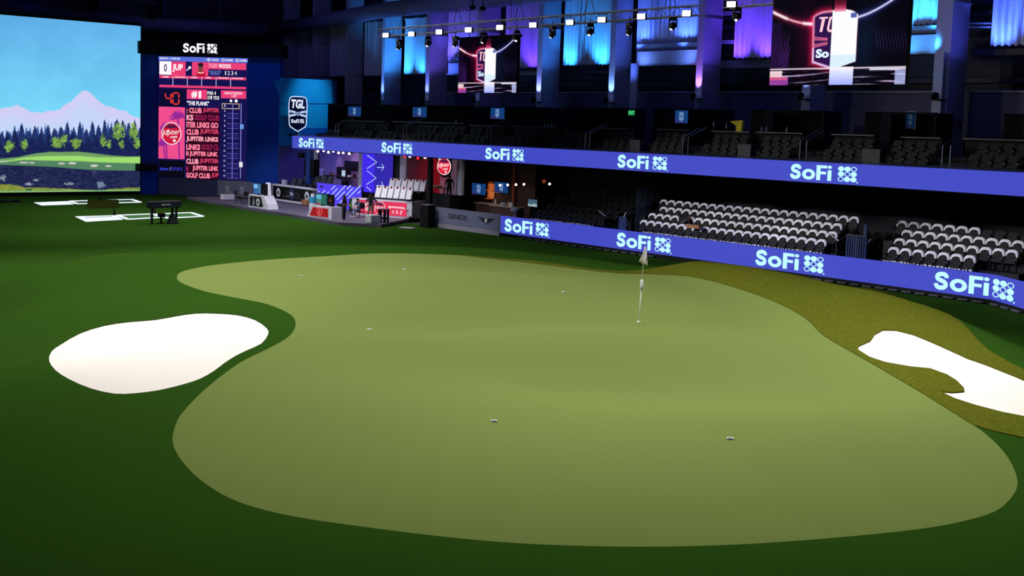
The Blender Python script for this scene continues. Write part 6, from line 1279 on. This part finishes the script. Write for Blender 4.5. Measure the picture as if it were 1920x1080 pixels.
# ---------------------------------------------------------------- people
def person(label, loc, rz, J=None, skin=(150, 105, 85), top=(30, 30, 36), bottom=(40, 40, 46), shoe=(230, 230, 230), hair=(25, 20, 18), H=1.78, shorts=False, cap=None):
    """local frame: the figure faces -Y; x is its left"""
    k = H/1.78
    D = dict(pelvis=(0, 0, .95), waist=(0, .0, 1.10), chest=(0, .01, 1.32), neck=(0, .01, 1.50), head=(0, -.015, 1.60), crown=(0, -.005, 1.70),
             sl=(.18, .01, 1.44), el=(.25, .03, 1.15), wl=(.27, -.06, .90), sr=(-.18, .01, 1.44), er=(-.25, .03, 1.15), wr=(-.27, -.06, .90),
             hl=(.09, 0, .90), kl=(.11, -.02, .50), al=(.12, .02, .09), tl=(.14, -.15, .03), hr=(-.09, 0, .90), kr=(-.11, -.02, .50), ar=(-.12, .02, .09), tr=(-.14, -.15, .03))
    if J: D.update(J)
    R_ = dict(pelvis=.145, waist=.125, chest=.15, neck=.055, head=.085, crown=.075, sl=.068, el=.045, wl=.028, hl=.095, kl=.058, al=.038, tl=.032)
    for a in ('s', 'e', 'w', 'h', 'k', 'a', 't'): R_[a+'r'] = R_[a+'l']
    names = list(D); P = [Vector(D[n]) for n in names]; idx = {n: i for i, n in enumerate(names)}; rad = [R_[n] for n in names]
    Ed = [('pelvis', 'waist'), ('waist', 'chest'), ('chest', 'neck'), ('neck', 'head'), ('head', 'crown'), ('chest', 'sl'), ('sl', 'el'), ('el', 'wl'), ('chest', 'sr'), ('sr', 'er'), ('er', 'wr'), ('pelvis', 'hl'), ('hl', 'kl'), ('kl', 'al'), ('al', 'tl'), ('pelvis', 'hr'), ('hr', 'kr'), ('kr', 'ar'), ('ar', 'tr')]
    E_ = [(idx[a], idx[b]) for a, b in Ed]; zone = [n for n in names]
    for s, sg in (('l', 1), ('r', -1)):     # hand: palm and five fingers
        wv = Vector(D['w'+s]); d = (wv-Vector(D['e'+s])).normalized(); side = Vector((0, -1, 0)); side = (side-d*side.dot(d)).normalized(); cur = d.cross(side)*(-.25*sg)
        pl = len(P); P.append(wv+d*.07); rad.append(.034); zone.append('hand'); E_.append((idx['w'+s], pl))
        for q, ln, r_ in ((-.03, .070, .009), (-.01, .082, .0095), (.01, .078, .0095), (.03, .062, .0085)):
            a = len(P); P.append(wv+d*.10+side*q); rad.append(r_+.002); zone.append('hand'); E_.append((pl, a)); P.append(wv+d*(.10+ln*.6)+side*q+cur*.05); rad.append(r_); zone.append('hand'); E_.append((a, a+1)); P.append(wv+d*(.10+ln)+side*q+cur*.14); rad.append(r_*.9); zone.append('hand'); E_.append((a+1, a+2))
        a = len(P); P.append(wv+d*.045+side*.04); rad.append(.012); zone.append('hand'); E_.append((pl, a)); P.append(wv+d*.09+side*.062); rad.append(.010); zone.append('hand'); E_.append((a, a+1))
    me = bpy.data.meshes.new('b'); me.from_pydata([p*k for p in P], E_, []); ob = bpy.data.objects.new('b', me); COL.objects.link(ob)
    sk = ob.modifiers.new('s', 'SKIN'); sk.use_smooth_shade = True
    for i, v in enumerate(me.skin_vertices[0].data): v.radius = (rad[i]*k*(1.15 if zone[i] in ('pelvis', 'waist', 'chest') else 1), rad[i]*k*(.85 if zone[i] in ('pelvis', 'waist', 'chest') else 1)); v.use_root = (i == 0)
    sb = ob.modifiers.new('u', 'SUBSURF'); sb.levels = 2; sb.render_levels = 2
    bpy.context.view_layer.update(); m2 = bpy.data.meshes.new_from_object(ob.evaluated_get(bpy.context.evaluated_depsgraph_get())); m2.name = 'body'
    bpy.data.objects.remove(ob)
    nm = 'p%d%d' % (hash(label) % 9999, 1); ms = [M('skin_%d_%d' % (skin[0], skin[1]), skin, .55), M('cloth_%d_%d_%d' % top, top, .85), M('cloth_%d_%d_%d' % bottom, bottom, .85), M('shoe_%d' % shoe[0], shoe, .6)]
    m2.materials.clear()
    for m_ in ms: m2.materials.append(m_)
    def seg(p, a, b): a = Vector(D[a])*k; b = Vector(D[b])*k; t = max(0, min(1, (p-a).dot(b-a)/(b-a).length_squared)); return (p-a-(b-a)*t).length, t
    segs = [('neck', 'crown', 'h'), ('chest', 'neck', 't'), ('pelvis', 'chest', 't'), ('sl', 'el', 'u'), ('el', 'wl', 'f'), ('sr', 'er', 'u'), ('er', 'wr', 'f'), ('chest', 'sl', 't'), ('chest', 'sr', 't'), ('hl', 'kl', 'th'), ('kl', 'al', 'c'), ('hr', 'kr', 'th'), ('kr', 'ar', 'c'), ('al', 'tl', 's'), ('ar', 'tr', 's'), ('pelvis', 'hl', 'th'), ('pelvis', 'hr', 'th')]
    for p in m2.polygons:
        p.use_smooth = True; c = p.center; d, t, z = min((*seg(c, a, b), z) for a, b, z in segs)
        p.material_index = {'h': 0, 't': 1, 'u': 1 if t < .85 else 0, 'f': 0, 'th': 2, 'c': 0 if shorts and t > .0 else 2, 's': 3}[z]
        if z == 't' and seg(c, 'pelvis', 'chest')[1] < .12 and c.z < Vector(D['pelvis']).z*k+.02: p.material_index = 2
    # face: nose, ears, brow shaped into the same mesh
    bmm = bmesh.new(); bmm.from_mesh(m2); hc = Vector(D['head'])*k
    for off, sc in ((Vector((0, -.098, .0)), (.014, .02, .024)), (Vector((.088, 0, .0)), (.012, .02, .03)), (Vector((-.088, 0, .0)), (.012, .02, .03)), (Vector((0, -.08, -.045)), (.028, .014, .008)), (Vector((0, -.055, -.07)), (.035, .03, .022))):
        r = bmesh.ops.create_icosphere(bmm, subdivisions=2, radius=1.)
        for v in r['verts']: v.co = hc+off*k+Vector((v.co.x*sc[0], v.co.y*sc[1], v.co.z*sc[2]))*k
    bmm.to_mesh(m2); bmm.free()
    t = thing('person', label, 'person', loc, rz); b = bpy.data.objects.new('body', m2); COL.objects.link(b); b.parent = t
    hd = Vector(D['head'])*k; cr_ = (Vector(D['crown'])*k)
    def child(mb, name): o = mb.build(name, None, True); o.parent = t; return o
    ey = MB()
    for s in (-.032, .032): ey.ball((hd.x+s*k, hd.y-.078*k, hd.z+.022*k), .011*k, M('eye_dark', (20, 16, 14), .3), 8, 6)
    child(ey, 'eyes')
    hm = MB(); vs = []; n = 14
    for i in range(8):
        ph = math.pi/2*i/7*1.25
        for j in range(n):
            a = 2*math.pi*j/n; f_ = 1 if math.sin(a) > -.35 else .72; pp = min(ph, math.pi/2*1.25*f_)
            vs.append((hd.x+.098*k*math.sin(pp)*math.cos(a), hd.y+.012+.105*k*math.sin(pp)*math.sin(a), hd.z+.045*k+.095*k*math.cos(pp)))
    fs = [(i*n+j, (i+1)*n+j, (i+1)*n+(j+1) % n, i*n+(j+1) % n) for i in range(7) for j in range(n)]
    hm.add(vs, fs, M('hair_%d' % hair[0], hair, .8)); child(hm, 'hair')
    return t
def face_dir(dx, dy): return math.atan2(dx, -dy)*1.0
p = az(645, 418, 0); rz_cam = math.atan2(p.x, p.y)   # facing the camera: local -Y points to it
person('person in black shirt and trousers standing on the turf before the stage', p, -rz_cam+1.2, dict(el=(.22, -.05, 1.16), wl=(.12, -.24, 1.12), er=(-.22, -.03, 1.16), wr=(-.1, -.24, 1.10), kl=(.10, 0, .5), kr=(-.10, -.02, .5)), skin=(120, 80, 65), top=(16, 16, 22), bottom=(18, 18, 24), shoe=(14, 14, 14), H=1.84)
p = az(695, 416, .2); rz_cam = math.atan2(p.x, p.y)
person('person in dark polo and khaki trousers, hands on hips, on the stage corner', p, -rz_cam-.5, dict(el=(.40, .08, 1.22), wl=(.20, -.07, 1.02), er=(-.40, .08, 1.22), wr=(-.20, -.07, 1.02), hr=(-.09, 0, .9), kr=(-.17, -.05, .5), ar=(-.22, -.02, .09), tr=(-.26, -.18, .03), waist=(0, -.02, 1.1), chest=(0, -.04, 1.32), neck=(0, -.05, 1.5), head=(0, -.1, 1.58), crown=(0, -.1, 1.68)), skin=(140, 95, 75), top=(30, 48, 58), bottom=(165, 150, 130), shoe=(235, 235, 235), H=1.80)
p = az(667, 408, .2); rz_cam = math.atan2(p.x, p.y)
SIT = dict(pelvis=(0, .25, .50), waist=(0, .25, .65), chest=(0, .2, .88), neck=(0, .18, 1.05), head=(0, .12, 1.14), crown=(0, .12, 1.24), sl=(.18, .2, 1.0), el=(.24, .05, .78), wl=(.12, -.12, .66), sr=(-.18, .2, 1.0), er=(-.24, .05, .78), wr=(-.12, -.12, .66), hl=(.09, .22, .48), kl=(.12, -.2, .50), al=(.12, -.16, .10), tl=(.13, -.33, .04), hr=(-.09, .22, .48), kr=(-.12, -.2, .50), ar=(-.12, -.22, .10), tr=(-.13, -.38, .04))
person('person in blue grey clothes and pale shoes seated on a chair on the stage', p, -rz_cam-.9, SIT, skin=(150, 105, 90), top=(60, 70, 100), bottom=(70, 82, 115), shoe=(220, 220, 225), H=1.75)
q = p; t = thing('folding_chair', 'dark chair under the seated person in blue grey', 'chair', (q.x+.12, q.y+.1, .2), -rz_cam-.9)
for (nm_, bx_) in (('seat', ((-.24, .02, .33), (.24, .46, .37))), ('backrest', ((-.24, .44, .55), (.24, .48, .95)))): MB().box(*[tuple(v) for v in bx_], BLACK).build(nm_, None).parent = t
for x in (-.22, .22):
    for y in (.05, .43): MB().tube([(x, y, 0), (x, y, .34 if y < .2 else .9)], .015, BLACK, 6).build('leg', None).parent = t
p = ax(841, 365, 47.6); rz_cam = math.atan2(47.6, p.y)
person('person in black seen from behind, standing in the red suite', (47.3, p.y-.45, 1.35), -rz_cam+math.pi, dict(el=(.27, .03, 1.16), wl=(.26, -.05, .92), er=(-.30, .05, 1.18), wr=(-.28, -.05, .95)), skin=(60, 42, 40), top=(10, 9, 12), bottom=(12, 10, 14), shoe=(12, 12, 12), H=1.74)
p = ax(1290, 402, 46.1); 
person('person in grey bending between the white covered seats of the middle block', (45.75, p.y, .95), math.pi/2-.3, dict(pelvis=(0, .1, .85), waist=(0, 0, 1.0), chest=(0, -.2, 1.1), neck=(0, -.36, 1.14), head=(0, -.45, 1.14), crown=(0, -.53, 1.18), sl=(.18, -.24, 1.1), el=(.22, -.34, .85), wl=(.18, -.5, .7), sr=(-.18, -.24, 1.1), er=(-.22, -.34, .85), wr=(-.18, -.5, .7), hl=(.09, .08, .82), hr=(-.09, .08, .82)), skin=(170, 80, 60), top=(70, 78, 90), bottom=(30, 34, 50), shoe=(30, 30, 30), hair=(90, 35, 25), H=1.5)
p = ax(1300, 424, 45.); t = thing('cardboard_box', 'tan open cardboard box on the seats beside the bending person', 'box', (45.0, p.y, p.z)); MB().box((44.95, p.y-.4, p.z-.1), (45.2, p.y+.4, p.z+.05), M('cardboard', (170, 120, 75), .8)).build('box_body', t); MB().box((44.9, p.y-.42, p.z+.03), (44.95, p.y+.42, p.z+.08), M('cardboard', (170, 120, 75), .8)).build('flap', t)
